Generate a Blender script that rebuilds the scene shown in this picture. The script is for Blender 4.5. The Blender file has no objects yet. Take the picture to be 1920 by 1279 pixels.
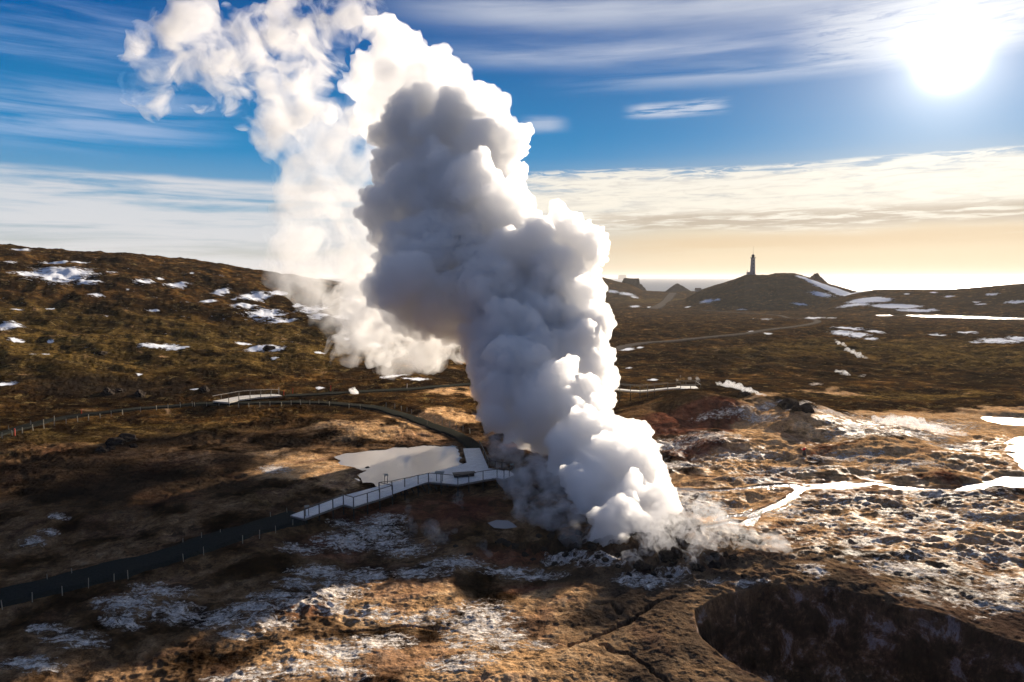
import bpy, bmesh, math, random
import numpy as np
from mathutils import Vector, Matrix, Euler
R = math.radians
sc = bpy.context.scene
col = sc.collection

# ------------------------------------------------------------------ camera
CAM_H, PITCH, FPX = 28.0, R(5.33), 1280.0
cd = bpy.data.cameras.new('camera'); cam = bpy.data.objects.new('camera', cd); col.objects.link(cam)
cd.sensor_width = 36.0; cd.lens = 24.0; cd.clip_start = 0.5; cd.clip_end = 90000
cam.location = (0, 0, CAM_H); cam.rotation_euler = (math.pi/2 - PITCH, 0, 0)
sc.camera = cam
sc.render.resolution_x, sc.render.resolution_y = 1024, 682

# ------------------------------------------------------------------ view, sampling
sc.view_settings.view_transform = 'Standard'; sc.view_settings.look = 'None'
sc.view_settings.exposure = EXPOSURE = 1.2; sc.view_settings.gamma = 1.0
cy = sc.cycles
cy.max_bounces = 40; cy.diffuse_bounces = 3; cy.glossy_bounces = 3; cy.transmission_bounces = 4
cy.transparent_max_bounces = 32; cy.volume_bounces = 18
cy.use_denoising = True
cy.sample_clamp_indirect = 6.0
cy.use_adaptive_sampling = True; cy.adaptive_threshold = 0.02
cy.volume_step_rate = 0.25; cy.volume_max_steps = 160

# ------------------------------------------------------------------ sun and sky
SUN_AZ, SUN_EL = R(31.8), R(14.7)          # azimuth clockwise from +Y
SUN_DIR = Vector((math.sin(SUN_AZ)*math.cos(SUN_EL), math.cos(SUN_AZ)*math.cos(SUN_EL), math.sin(SUN_EL)))
sd = bpy.data.lights.new('sun', 'SUN'); sun = bpy.data.objects.new('sun', sd); col.objects.link(sun)
sd.energy = 5.0; sd.angle = R(0.5); sd.color = (1.0, 0.86, 0.69)
sun.rotation_euler = SUN_DIR.to_track_quat('Z', 'Y').to_euler()
sun.location = (0, 0, 200)

class NT:
    """tiny node-tree writer"""
    def __init__(s, tree): s.t = tree; s.n = tree.nodes; s.l = tree.links
    def node(s, kind, **kw):
        n = s.n.new(kind)
        for k, v in kw.items(): setattr(n, k, v)
        return n
    def put(s, sock, v):
        if isinstance(v, bpy.types.NodeSocket): s.l.new(v, sock)
        elif v is not None:
            if isinstance(v, (tuple, list)) and len(v) == 3 and sock.type == 'RGBA': v = (*v, 1)
            sock.default_value = v
    def math(s, op, a, b=None, c=None, clamp=False):
        n = s.node('ShaderNodeMath', operation=op); n.use_clamp = clamp
        for i, v in enumerate((a, b, c)): s.put(n.inputs[i], v)
        return n.outputs[0]
    def vmath(s, op, a, b=None, scale=None):
        n = s.node('ShaderNodeVectorMath', operation=op); s.put(n.inputs[0], a)
        if b is not None: s.put(n.inputs[1], b)
        if scale is not None: s.put(n.inputs['Scale'], scale)
        return n.outputs['Value'] if op in ('DOT_PRODUCT', 'LENGTH', 'DISTANCE') else n.outputs['Vector']
    def mix(s, f, a, b, blend='MIX'):
        n = s.node('ShaderNodeMix', data_type='RGBA', blend_type=blend)
        s.put(n.inputs[0], f); s.put(n.inputs[6], a); s.put(n.inputs[7], b); return n.outputs[2]
    def rng(s, v, a, b, c=0.0, d=1.0, interp='SMOOTHSTEP'):
        n = s.node('ShaderNodeMapRange', interpolation_type=interp); n.clamp = True
        for i, x in enumerate((v, a, b, c, d)): s.put(n.inputs[i], x)
        return n.outputs[0]
    def noise(s, vec, scale, detail=4, rough=0.5, dist=0.0, col=False, lac=2.0):
        n = s.node('ShaderNodeTexNoise'); s.put(n.inputs['Vector'], vec)
        s.put(n.inputs['Scale'], scale); s.put(n.inputs['Detail'], detail); s.put(n.inputs['Roughness'], rough)
        s.put(n.inputs['Distortion'], dist); s.put(n.inputs['Lacunarity'], lac)
        return n.outputs[1 if col else 0]
    def scalev(s, vec, v):
        return s.vmath('MULTIPLY', vec, tuple(v))
    def ramp(s, f, stops, interp='LINEAR'):
        n = s.node('ShaderNodeValToRGB'); s.put(n.inputs[0], f); cr = n.color_ramp; cr.interpolation = interp
        while len(cr.elements) < len(stops): cr.elements.new(0.5)
        for e, (p, c) in zip(cr.elements, stops): e.position = p; e.color = (*c, 1) if len(c) == 3 else c
        return n.outputs[0]
world = bpy.data.worlds.new('World'); sc.world = world; world.use_nodes = True
W = NT(world.node_tree); W.n.clear()
w_dir = W.node('ShaderNodeTexCoord').outputs['Generated']
w_sep = W.node('ShaderNodeSeparateXYZ'); W.l.new(w_dir, w_sep.inputs[0])
w_x, w_y, w_z = w_sep.outputs
w_sky = W.node('ShaderNodeTexSky', sky_type='NISHITA'); w_sky.sun_disc = False
w_sky.sun_elevation = SUN_EL; w_sky.sun_rotation = SUN_AZ
w_sky.altitude = 0; w_sky.air_density = 1.0; w_sky.dust_density = 1.0; w_sky.ozone_density = 2.5
w_az = W.math('ARCTAN2', w_x, w_y)                                     # 0 ahead, + to the right
w_el = W.math('ARCSINE', w_z)
w_elc = W.math('MAXIMUM', w_z, 0.0)
# clear air: Nishita deepened towards a polarised blue
w_hs = W.node('ShaderNodeHueSaturation'); W.put(w_hs.inputs['Saturation'], 1.45); W.put(w_hs.inputs['Value'], 1.0)
W.l.new(w_sky.outputs[0], w_hs.inputs['Color'])
w_base = W.mix(1.0, w_hs.outputs[0], (0.095, 0.095, 0.095), 'MULTIPLY')
blue = W.ramp(W.rng(w_z, 0.0, 0.40, interp='LINEAR'), [(0.0, (0.62, 0.58, 0.50)), (0.10, (0.55, 0.58, 0.58)), (0.22, (0.27, 0.45, 0.60)),
        (0.42, (0.010, 0.25, 0.56)), (0.75, (0.000, 0.12, 0.39)), (1.0, (0.000, 0.062, 0.27))])
w_base = W.mix(0.96, w_base, blue)
# angle to the sun
w_dot = W.vmath('DOT_PRODUCT', w_dir, tuple(SUN_DIR))
w_ang = W.math('ARCCOSINE', W.math('MINIMUM', w_dot, 0.99999))
w_near = W.rng(w_ang, 0.0, 1.0)                                         # 0 at the sun
# warm low sky under the sun
warm = W.math('MULTIPLY', W.rng(w_z, 0.20, 0.0), W.rng(w_az, -0.15, 0.30))
w_base = W.mix(W.math('MULTIPLY', warm, 0.93), w_base, (0.93, 0.74, 0.48))
# clouds on a high flat layer, streaked: direction projected on a plane
inv = W.math('DIVIDE', 1.0, W.math('ADD', w_elc, 0.06))
px_ = W.math('MULTIPLY', w_x, inv); py_ = W.math('MULTIPLY', w_y, inv)
comb = W.node('ShaderNodeCombineXYZ'); W.l.new(px_, comb.inputs[0]); W.l.new(py_, comb.inputs[1])
wp = comb.outputs[0]
def az_el(ax, ay):
    c = W.node('ShaderNodeCombineXYZ'); W.put(c.inputs[0], ax); W.put(c.inputs[1], ay); return c.outputs[0]
def band(e0, e1, soft0, soft1, slope=0.0, wob=0.0, a0=None, a1=None, asoft=0.15, a_hi=None):
    """1 inside an elevation band (radians, tilted by slope*azimuth), optional azimuth limits"""
    e = W.math('SUBTRACT', w_el, W.math('MULTIPLY', w_az, slope))
    if wob: e = W.math('ADD', e, W.math('MULTIPLY', W.math('SUBTRACT', W.noise(az_el(w_az, W.math('MULTIPLY', w_el, 5.0)), 5.0, 6, 0.6), 0.5), wob))
    m = W.math('MULTIPLY', W.rng(e, e0 - soft0, e0 + soft0), W.rng(e, e1 + soft1, e1 - soft1))
    if a0 is not None: m = W.math('MULTIPLY', m, W.rng(w_az, a0 - asoft, a0 + asoft))
    if a1 is not None: m = W.math('MULTIPLY', m, W.rng(w_az, a1 + asoft, a1 - asoft))
    return m
streak = W.noise(az_el(w_az, W.math('MULTIPLY', w_el, 14.0)), 3.2, 8, 0.62, 0.35)
smooth_ = W.noise(az_el(w_az, W.math('MULTIPLY', w_el, 6.0)), 2.2, 3, 0.5, 0.2)
fine = W.noise(az_el(W.math('MULTIPLY', w_az, 3.0), W.math('MULTIPLY', w_el, 36.0)), 4.0, 6, 0.65, 0.2)
def layer(base, mask, lo, hi, strength, colour, n=streak):
    a = W.math('MULTIPLY', W.math('MULTIPLY', mask, W.rng(n, lo, hi)), strength, clamp=True)
    return W.mix(a, base, colour)
c = w_base
CLW = (0.80, 0.80, 0.82)
# EL(y) = atan((520-y)/1280)
c = layer(c, band(0.338, 0.372, 0.022, 0.010, slope=-0.03, wob=0.012, a0=-0.12, asoft=0.12), 0.18, 0.62, 0.70, (0.70, 0.74, 0.82), n=W.math('MULTIPLY', W.math('ADD', smooth_, streak), 0.5))
c = layer(c, band(0.292, 0.318, 0.016, 0.018, slope=-0.01, wob=0.012, a0=-0.08, asoft=0.12), 0.30, 0.62, 0.70, (0.64, 0.69, 0.80), n=W.math('MULTIPLY', W.math('ADD', smooth_, streak), 0.5))
c = layer(c, band(0.255, 0.275, 0.012, 0.012, slope=0.01, wob=0.010, a0=0.15, asoft=0.15), 0.30, 0.6, 0.55, (0.62, 0.68, 0.80), n=streak)
c = layer(c, band(0.222, 0.236, 0.007, 0.005, slope=0.0, wob=0.02, a0=0.17, a1=0.29, asoft=0.02), 0.35, 0.55, 0.85, (0.62, 0.68, 0.80), n=fine)
c = layer(c, band(0.205, 0.222, 0.006, 0.006, slope=0.0, wob=0.015, a0=0.02, a1=0.07, asoft=0.02), 0.25, 0.6, 0.6, (0.62, 0.68, 0.80))
c = layer(c, band(0.19, 0.285, 0.02, 0.02, slope=-0.08, wob=0.04, a1=-0.45, asoft=0.10), 0.42, 0.72, 0.38, (0.42, 0.55, 0.82))
c = layer(c, band(0.17, 0.235, 0.02, 0.015, slope=0.02, wob=0.03, a1=-0.42, asoft=0.08), 0.36, 0.66, 0.55, (0.52, 0.62, 0.84))
c = layer(c, band(-0.05, 0.128, 0.02, 0.006, slope=0.0, wob=0.018, a1=-0.05, asoft=0.20), 0.34, 0.56, 0.85, (0.74, 0.74, 0.76))
ragged = W.noise(az_el(W.math('MULTIPLY', w_az, 2.0), W.math('MULTIPLY', w_el, 16.0)), 9.0, 8, 0.7, 0.6)
right = band(0.070, 0.140, 0.016, 0.008, slope=0.0, wob=0.040, a0=-0.05, asoft=0.12)
c = layer(c, right, 0.30, 0.50, 0.80, (0.92, 0.84, 0.72))
c = layer(c, W.math('MULTIPLY', right, W.rng(ragged, 0.36, 0.56)), 0.22, 0.50, 0.92, (1.0, 0.93, 0.80))
c = layer(c, W.math('MULTIPLY', band(0.122, 0.150, 0.006, 0.003, slope=0.0, wob=0.015, a0=0.0, asoft=0.1), W.rng(ragged, 0.45, 0.55)), 0.2, 0.5, 0.85, (0.95, 0.90, 0.80))
c = layer(c, band(0.066, 0.090, 0.008, 0.008, slope=0.0, wob=0.016, a0=0.10, asoft=0.15), 0.40, 0.54, 0.75, (0.47, 0.38, 0.28), n=fine)
c = layer(c, band(0.030, 0.052, 0.01, 0.01, slope=0.02, wob=0.01, a0=0.10, asoft=0.2), 0.25, 0.5, 0.45, (0.76, 0.53, 0.30))
c = layer(c, W.math('MULTIPLY', band(0.268, 0.335, 0.02, 0.006, slope=0.0, wob=0.03, a0=0.40, asoft=0.05), W.rng(ragged, 0.30, 0.52)), 0.2, 0.5, 0.62, (0.82, 0.84, 0.88))
# aureole of the sun in the thin cirrus
def gauss(sig, amp):
    q = W.math('DIVIDE', w_ang, sig)
    return W.math('MULTIPLY', W.math('EXPONENT', W.math('MULTIPLY', W.math('MULTIPLY', q, q), -1.0)), amp)
au = W.math('ADD', W.math('ADD', gauss(0.020, 9.0), gauss(0.055, 0.5)), W.math('MULTIPLY', W.math('EXPONENT', W.math('DIVIDE', w_ang, -0.105)), 0.60))
glow = W.mix(1.0, (1.0, 0.95, 0.86), W.vmath('SCALE', (1, 1, 1), scale=au), 'MULTIPLY')
c = W.mix(1.0, c, glow, 'ADD')
# unseen sky opposite the sun, dimmed and blued to set the plume's fill light
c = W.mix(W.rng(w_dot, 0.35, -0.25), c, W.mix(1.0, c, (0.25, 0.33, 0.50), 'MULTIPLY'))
c = W.mix(W.rng(w_z, 0.42, 0.75, 0, 0.85), c, (0.15, 0.205, 0.31))                # added brighter zenith, out of view, to fill shadows from above
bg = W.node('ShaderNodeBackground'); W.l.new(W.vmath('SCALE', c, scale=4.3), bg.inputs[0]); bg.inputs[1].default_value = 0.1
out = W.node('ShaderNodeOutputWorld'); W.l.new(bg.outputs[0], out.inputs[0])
world.cycles.sampling_method = 'MANUAL'; world.cycles.sample_map_resolution = 512
# ------------------------------------------------------------------ numpy helpers
def _h(ix, iy, iz, s):
    n = (ix.astype(np.int64)*374761393 + iy.astype(np.int64)*668265263 + iz*2147483647 + s*1274126177) & 0xffffffff
    n = ((n ^ (n >> 13))*1274126177) & 0xffffffff
    n = ((n ^ (n >> 16))*2246822519) & 0xffffffff
    return ((n ^ (n >> 15)) & 0xffffff)/16777215.0
def vnoise(x, y, s=0):
    """2-D gradient noise, about -1..1"""
    ix = np.floor(x); iy = np.floor(y); fx = x-ix; fy = y-iy
    u = fx*fx*fx*(fx*(fx*6-15)+10); v = fy*fy*fy*(fy*(fy*6-15)+10)
    def g(ax, ay):
        a = _h(ix+ax, iy+ay, 0, s)*6.2831853
        return np.cos(a)*(fx-ax)+np.sin(a)*(fy-ay)
    return 1.5*((g(0,0)*(1-u)+g(1,0)*u)*(1-v)+(g(0,1)*(1-u)+g(1,1)*u)*v)
def fbm(x, y, wl, octaves=4, gain=0.5, s=0):
    t = 0; a = 1.0
    for k in range(octaves):
        t = t + a*vnoise(x/wl+17.3*k, y/wl-9.1*k, s+k); a *= gain; wl *= 0.5
    return t
def vnoise3(p, s=0):
    i = np.floor(p); f = p-i; u = f*f*f*(f*(f*6-15)+10); out = 0
    for a in (0, 1):
        for b in (0, 1):
            for c in (0, 1):
                h = _h(i[:,0]+a, i[:,1]+b, (i[:,2]+c).astype(np.int64), s)
                h2 = (h*7919.0) % 1.0
                th = h*6.2831853; z = h2*2-1; q = np.sqrt(np.maximum(0, 1-z*z))
                d = q*np.cos(th)*(f[:,0]-a)+q*np.sin(th)*(f[:,1]-b)+z*(f[:,2]-c)
                out = out + d*(u[:,0] if a else 1-u[:,0])*(u[:,1] if b else 1-u[:,1])*(u[:,2] if c else 1-u[:,2])
    return out*1.6
def fbm3(p, wl, octaves=3, gain=0.5, s=0):
    t = 0; a = 1.0
    for k in range(octaves):
        t = t+a*vnoise3(p/wl+11.7*k, s+k); a *= gain; wl *= 0.5
    return t
def ss(a, b, x):
    t = np.clip((x-a)/(b-a), 0, 1); return t*t*(3-2*t)
def ray(px, py):
    x = (px-960)/FPX; y = -(py-639.5)/FPX
    return np.array([x, math.cos(PITCH)+y*math.sin(PITCH), y*math.cos(PITCH)-math.sin(PITCH)])
def flat(px, py, z=0.0):
    d = ray(px, py); t = (z-CAM_H)/d[2]; return np.array([d[0]*t, d[1]*t])
def az_tan(px, py):
    d = ray(px, py); return math.atan2(d[0], d[1]), d[2]/math.hypot(d[0], d[1])
def seg_dist(x, y, pts):
    """distance to a polyline and the parameter along it"""
    x = np.asarray(x, float); y = np.asarray(y, float); X = x.ravel(); Y = y.ravel(); out = np.full(X.shape, 1e6)
    P = np.array(pts); m = 25.0
    k = np.nonzero((X > P[:,0].min()-m) & (X < P[:,0].max()+m) & (Y > P[:,1].min()-m) & (Y < P[:,1].max()+m))[0]
    xs, ys = X[k], Y[k]; best = np.full(xs.shape, 1e12)
    for (ax, ay), (bx, by) in zip(pts[:-1], pts[1:]):
        dx, dy = bx-ax, by-ay; L = dx*dx+dy*dy+1e-9
        t = np.clip(((xs-ax)*dx+(ys-ay)*dy)/L, 0, 1)
        best = np.minimum(best, (xs-ax-t*dx)**2+(ys-ay-t*dy)**2)
    out[k] = np.sqrt(best); return out.reshape(x.shape)
def inside(x, y, poly):
    x = np.asarray(x, float); y = np.asarray(y, float); X = x.ravel(); Y = y.ravel(); out = np.zeros(X.shape, bool)
    P = np.array(poly)
    k = np.nonzero((X > P[:,0].min()) & (X < P[:,0].max()) & (Y > P[:,1].min()) & (Y < P[:,1].max()))[0]
    xs, ys = X[k], Y[k]; r = np.zeros(xs.shape, bool)
    for (ax, ay), (bx, by) in zip(poly, poly[1:]+poly[:1]):
        c = (ay > ys) != (by > ys)
        with np.errstate(divide='ignore', invalid='ignore'):
            r ^= c & (xs < (bx-ax)*(ys-ay)/(by-ay+1e-12)+ax)
    out[k] = r; return out.reshape(x.shape)
def sdf_poly(x, y, poly):
    """positive inside"""
    d = seg_dist(x, y, poly+poly[:1]); return np.where(inside(x, y, poly), d, -d)

# ------------------------------------------------------------------ the lie of the land
def ridge(r, az, base, rc, wf, wb, pts, back=0.0):
    A = [az_tan(*p) for p in pts]; a = [q[0] for q in A]; t = [q[1] for q in A]
    top = CAM_H + rc*np.interp(az, a, t)
    s = ss(rc-wf, rc, r)*(1-(1-back)*ss(rc, rc+wb, r))
    return np.maximum(base, base+(top-base)*s)
HILL_LEFT = [(-900,455),(-400,452),(0,461),(60,466),(150,471),(220,474),(300,483),(350,488),(400,495),(450,503),(500,511),(560,520),(620,527),(700,540),(780,558),(900,606),(1000,640)]
HILL_LIGHT = [(1200,578),(1285,562),(1306,549),(1320,542),(1340,535),(1360,529),(1380,523),(1396,516),(1412,515),(1440,515),(1455,512),(1490,512),(1500,515),(1530,524),(1560,534),(1600,545),(1660,560),(1710,575)]
HILL_FAR = [(900,570),(1000,545),(1060,524),(1130,520),(1150,526),(1185,534),(1204,545),(1240,547),(1300,546),(1400,552),(1500,556)]
HILL_RIGHT = [(1480,600),(1560,560),(1600,549),(1640,544),(1700,543),(1780,543),(1820,540),(1870,536),(1890,534),(1920,531),(2100,524),(2600,520)]
MOUNDS = [(38,133,5.2,15,10),(50,134,4.6,12,9),(52,121,3.4,10,8),(27,128,3.2,9,9),(62,112,1.6,14,9),(41,112,1.6,16,9)]
CRATER = [flat(*p, 0.0) for p in [(1300,1168),(1303,1140),(1335,1122),(1380,1112),(1450,1106),(1520,1108),(1560,1113),(1620,1125),(1700,1148),(1780,1158),(1850,1182),(1920,1206),(2050,1262),(2050,1500),(1560,1340),(1450,1284),(1400,1258),(1345,1225),(1322,1200)]]
CRATER = [tuple(p) for p in CRATER]
CRACKS = [[(1060,1210),(1120,1185),(1170,1160),(1205,1142),(1240,1122),(1262,1116)],
          [(1125,1200),(1150,1215),(1180,1222),(1210,1250),(1250,1279)],
          [(1110,1119),(1150,1122),(1162,1142)],
          [(640,1180),(700,1172),(760,1160),(800,1165),(830,1163)]]
CRACKS = [[tuple(flat(*p)) for p in c] for c in CRACKS]
def H0(x, y):
    r = np.hypot(x, y); az = np.arctan2(x, y)
    base = -10.0*ss(280, 850, r)
    h = np.maximum.reduce([ridge(r, az, base, 430, 270, 700, HILL_LEFT, 0.5), ridge(r, az, base, 1000, 185, 330, HILL_LIGHT),
                           ridge(r, az, base, 1300, 260, 180, HILL_FAR), ridge(r, az, base, 950, 240, 350, HILL_RIGHT)])
    h = h - 14*ss(1420, 1650, r)*(az > -0.2)
    m = 0
    for cx, cy_, hh, sx, sy in MOUNDS: m = np.maximum(m, hh*np.exp(-((x-cx)/sx)**2-((y-cy_)/np.where(y > cy_, sy*2.6, sy))**2))
    h = h + m
    h = h + 0.9*np.exp(-((x-14.5)/5)**2-((y-67)/4)**2)                       # rubble rim round the vent
    return h
WATERS = []      # (poly world, level, flatten radius)
def ground(px, py, f=None):
    """the point of the ground seen at a place in the photograph"""
    f = f or H0
    d = ray(px, py); n = math.hypot(d[0], d[1]); d = d/n
    t = np.geomspace(30, 3500, 3000); z = CAM_H+d[2]*t; h = f(d[0]*t, d[1]*t)
    k = np.argmax(z < h)
    if not (z < h).any(): return np.array([d[0]*1400, d[1]*1400, float(f(np.array([d[0]*1400.]), np.array([d[1]*1400.]))[0])])
    a, b = t[max(k-1, 0)], t[k]
    for _ in range(20):
        m = (a+b)/2
        if CAM_H+d[2]*m < f(np.array([d[0]*m]), np.array([d[1]*m]))[0]: b = m
        else: a = m
    return np.array([d[0]*b, d[1]*b, CAM_H+d[2]*b])
def gp(pts, f=None): return [tuple(ground(a, b, f)[:2]) for a, b in pts]

POND = gp([(622,856),(655,849),(700,843),(740,838),(790,836),(845,836),(862,842),(866,852),(864,866),(880,874),(840,884),(790,896),(740,906),(705,912),(688,903),(672,893),(678,882),(668,877),(640,870),(630,862)])
SANDPAN = gp([(470,868),(520,860),(600,856),(640,870),(676,878),(660,892),(600,896),(560,890),(500,893),(478,882)])
STREAMS = [([(1215,917),(1256,916),(1330,919),(1380,917),(1420,912),(1462,909),(1492,909),(1500,918),(1480,935),(1452,948),(1430,956),(1405,964),(1370,968),(1340,976)], 0.75),
           ([(1430,956),(1415,968),(1400,982),(1370,978),(1310,990),(1285,996)], 0.8),
           ([(1498,913),(1530,913),(1570,910),(1640,905),(1680,912),(1740,916),(1800,918),(1830,910),(1870,908),(1925,907),(2000,905),(2090,902),(2170,906)], 0.9),
           ([(1310,896),(1345,893),(1380,895)], 0.35)]
STREAMS = [(gp(p), w) for p, w in STREAMS]
BAR = gp([(1808,917),(1825,908),(1850,905),(1872,896),(1925,893),(1990,891),(2055,895),(2095,902),(2030,911),(1925,912),(1860,912),(1830,916)])
PONDS_R = [gp(p) for p in ([(1853,783),(1880,781),(1925,783),(1980,784),(2050,787),(2085,791),(2030,799),(1925,797),(1890,793),(1865,788)],
                           [(1895,835),(1925,822),(1965,822),(2015,832),(2035,852),(1990,872),(1925,878),(1902,862),(1908,848)],
                           [(1700,592),(1760,590),(1830,592),(1925,592),(2040,592),(2150,594),(2130,598),(2040,601),(1925,601),(1860,600),(1800,597),(1740,596)],
                           [(1640,590),(1668,589),(1672,592),(1650,593)])]
POOL = gp([(919,979),(932,975),(950,976),(958,981),(966,986),(948,988),(930,987)])
EDGE_PATH = gp([(-330,1215),(-60,1138),(0,1122),(100,1098),(200,1074),(300,1048),(400,1014),(480,990),(560,968)])
BACK_PATH = gp([(-150,850),(-40,828),(0,816),(60,799),(130,784),(210,773),(300,762),(370,757),(440,757),(520,757),(590,757),(650,761),(710,769),(760,784),(810,803),(850,815),(880,830),(890,842)])
FORK_PATH = gp([(536,744),(600,741),(680,737),(760,731),(840,724),(920,716),(1000,706),(1080,690)])
ROAD = gp([(1100,668),(1150,656),(1200,645),(1260,640),(1340,632),(1400,626),(1440,619),(1490,613),(1525,607),(1532,602),(1510,598),(1480,597),(1460,592),(1420,589),(1320,582)])
ROAD2 = gp([(1225,580),(1240,572),(1252,562),(1262,550)])
TRACK = gp([(1150,700),(1220,712),(1290,722),(1360,722),(1500,716),(1700,716),(1850,712)])
def flatness(x, y):
    """0 where the ground is graded flat, 1 where it is rough"""
    f = 1-ss(-3.0, 0.5, sdf_poly(x, y, POND)); f = np.minimum(f, 1-0.9*ss(-4, 1.0, sdf_poly(x, y, SANDPAN)))
    for p, w in STREAMS: f = np.minimum(f, 0.12+0.88*ss(w*0.6, w*0.6+2.5, seg_dist(x, y, p)))
    for p in [BAR, POOL]+PONDS_R: f = np.minimum(f, 0.1+0.9*(1-ss(-3, 1.0, sdf_poly(x, y, p))))
    for p in (EDGE_PATH, BACK_PATH, FORK_PATH): f = np.minimum(f, 0.2+0.8*ss(2.0, 4.5, seg_dist(x, y, p)))
    for p in (ROAD, ROAD2, TRACK): f = np.minimum(f, ss(4, 16, seg_dist(x, y, p)))
    return f
def level_of(poly):
    c = np.mean(poly, axis=0); return float(H0(np.array([c[0]]), np.array([c[1]]))[0])
def H(x, y, fine=True):
    x = np.asarray(x, float); y = np.asarray(y, float)
    r = np.hypot(x, y); h = H0(x, y); f = flatness(x, y)
    n = fbm(x, y, 46, 3, 0.5, 3)*1.1 + fbm(x, y, 11, 3, 0.55, 9)*0.42
    far = ss(120, 300, r)
    lava = np.abs(fbm(x, y, 26, 4, 0.55, 21)); n = n + far*(1.0*(0.45-lava) + 0.6*fbm(x, y, 9, 3, 0.6, 33))
    big = ss(500, 900, r); n = n*(1-0.45*big)
    if fine:
        tus = 1-np.abs(fbm(x, y, 2.6, 3, 0.6, 40)); heath = ss(-0.1, 0.3, fbm(x, y, 20, 3, 0.5, 60))
        n = n + (tus-0.6)*(0.10+0.24*heath)*(1-0.6*far)*(1-0.75*ss(68, 60, y)*ss(-14, -5, x)) + fbm(x, y, 0.9, 3, 0.6, 50)*0.075
    hum = ss(12, 20, x)*ss(60, 67, y)*(1-ss(108, 130, y))
    n = n + hum*(0.30*fbm(x*0.55, y, 3.4, 5, 0.55, 111) + 0.50*np.maximum(0, fbm(x*0.6, y, 7.5, 4, 0.55, 121)-0.05) - 0.08)
    h = h+n*(0.08+0.92*f)
    # rubble by the vent
    rb = np.exp(-((x-14.5)/7.0)**2-((y-68)/5.0)**2) + 0.8*np.exp(-((x-3)/6.5)**2-((y-70)/3.6)**2) + 0.5*np.exp(-((x-20)/7)**2-((y-64)/3.5)**2)
    rb = np.clip(rb, 0, 1)*f
    if fine: h = h + rb*(1.0*np.maximum(0, 0.40-np.abs(fbm(x, y, 3.4, 4, 0.50, 70)))*2.4 - 0.45)
    # crater, with fluted walls
    wob = fbm(x, y, 5.0, 3, 0.5, 80)*0.8
    s = sdf_poly(x, y, CRATER); flute = 1+0.35*np.abs(fbm(x*1.0, y*1.0, 2.2, 3, 0.6, 85))
    si = s + 0.35*wob
    h = h - np.where(si > 0, np.minimum(si*3.4*flute, 5.5+0.35*si*flute+0.9*np.abs(wob)), 0) - 0.15*ss(-1.5, 0, si)
    h = np.maximum(h, np.where(si > 0, -11+wob, -99)) + np.where(si > 0.3, 0.55*fbm(x, y, 2.0, 4, 0.6, 131), 0)
    for c in CRACKS:
        d = seg_dist(x+0.25*fbm(x, y, 1.6, 3, 0.6, 90), y+0.25*fbm(x, y, 1.6, 3, 0.6, 91), c)
        h = h - 0.55*(1-ss(0.05, 0.26, d))
    # water beds
    jx = fbm(x, y, 3.0, 3, 0.6, 95)*0.7
    h = h - 0.30*ss(-0.3, 0.5, sdf_poly(x, y, POND)+jx)
    for p, w in STREAMS: h = h - 0.32*(1-ss(w*0.45, w*0.8, seg_dist(x, y, p)+0.55*jx))
    for p in [BAR, POOL]+PONDS_R:
        L = level_of(p); q = ss(-1.5, 0.3, sdf_poly(x, y, p)+jx*(0.3 if p is POOL else 1.4)); h = h*(1-q)+(L-0.28)*q
    return h
# ------------------------------------------------------------------ the ground as one sheet
def mesh_grid(name, V, nr, na, mat, smooth=True):
    me = bpy.data.meshes.new(name); me.vertices.add(len(V)); me.vertices.foreach_set('co', V.astype(np.float32).ravel())
    i = np.arange((nr-1)*(na-1)); a = i//(na-1)*na+i % (na-1)
    q = np.stack([a, a+1, a+na+1, a+na], 1).astype(np.int32)
    me.loops.add(q.size); me.loops.foreach_set('vertex_index', q.ravel())
    me.polygons.add(len(q)); me.polygons.foreach_set('loop_start', np.arange(0, q.size, 4, dtype=np.int32))
    me.polygons.foreach_set('use_smooth', np.full(len(q), smooth)); me.update(calc_edges=True)
    me.materials.append(mat); o = bpy.data.objects.new(name, me); col.objects.link(o); return o
GQ = 1.0                                    # density of the ground sheet
rr = [26.0]
while rr[-1] < 1750: rr.append(rr[-1]+min(rr[-1]**2/38000, rr[-1]*0.0075)/GQ*(1 if rr[-1] < 1300 else 2))
rr = np.array(rr)
aa = np.concatenate([np.linspace(-75, -40, 90)[:-1], np.linspace(-40, 40, int(1000*GQ)), np.linspace(40, 75, 90)[1:]])*math.pi/180
RR, AA = np.meshgrid(rr, aa, indexing='ij')
GX = (RR*np.sin(AA)).ravel(); GY = (RR*np.cos(AA)).ravel()
GZ = H(GX, GY); _Z2 = GZ.reshape(len(rr), len(aa)); _ri = np.arange(len(rr)); _ai = np.arange(len(aa))
def hgrid(x, y):
    """height of the finished sheet at any place"""
    x = np.asarray(x, float); y = np.asarray(y, float)
    i = np.interp(np.hypot(x, y), rr, _ri); j = np.interp(np.arctan2(x, y), aa, _ai)
    i0 = np.minimum(i.astype(int), len(rr)-2); j0 = np.minimum(j.astype(int), len(aa)-2); u = i-i0; v = j-j0
    return (_Z2[i0, j0]*(1-v)+_Z2[i0, j0+1]*v)*(1-u)+(_Z2[i0+1, j0]*(1-v)+_Z2[i0+1, j0+1]*v)*u

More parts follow.
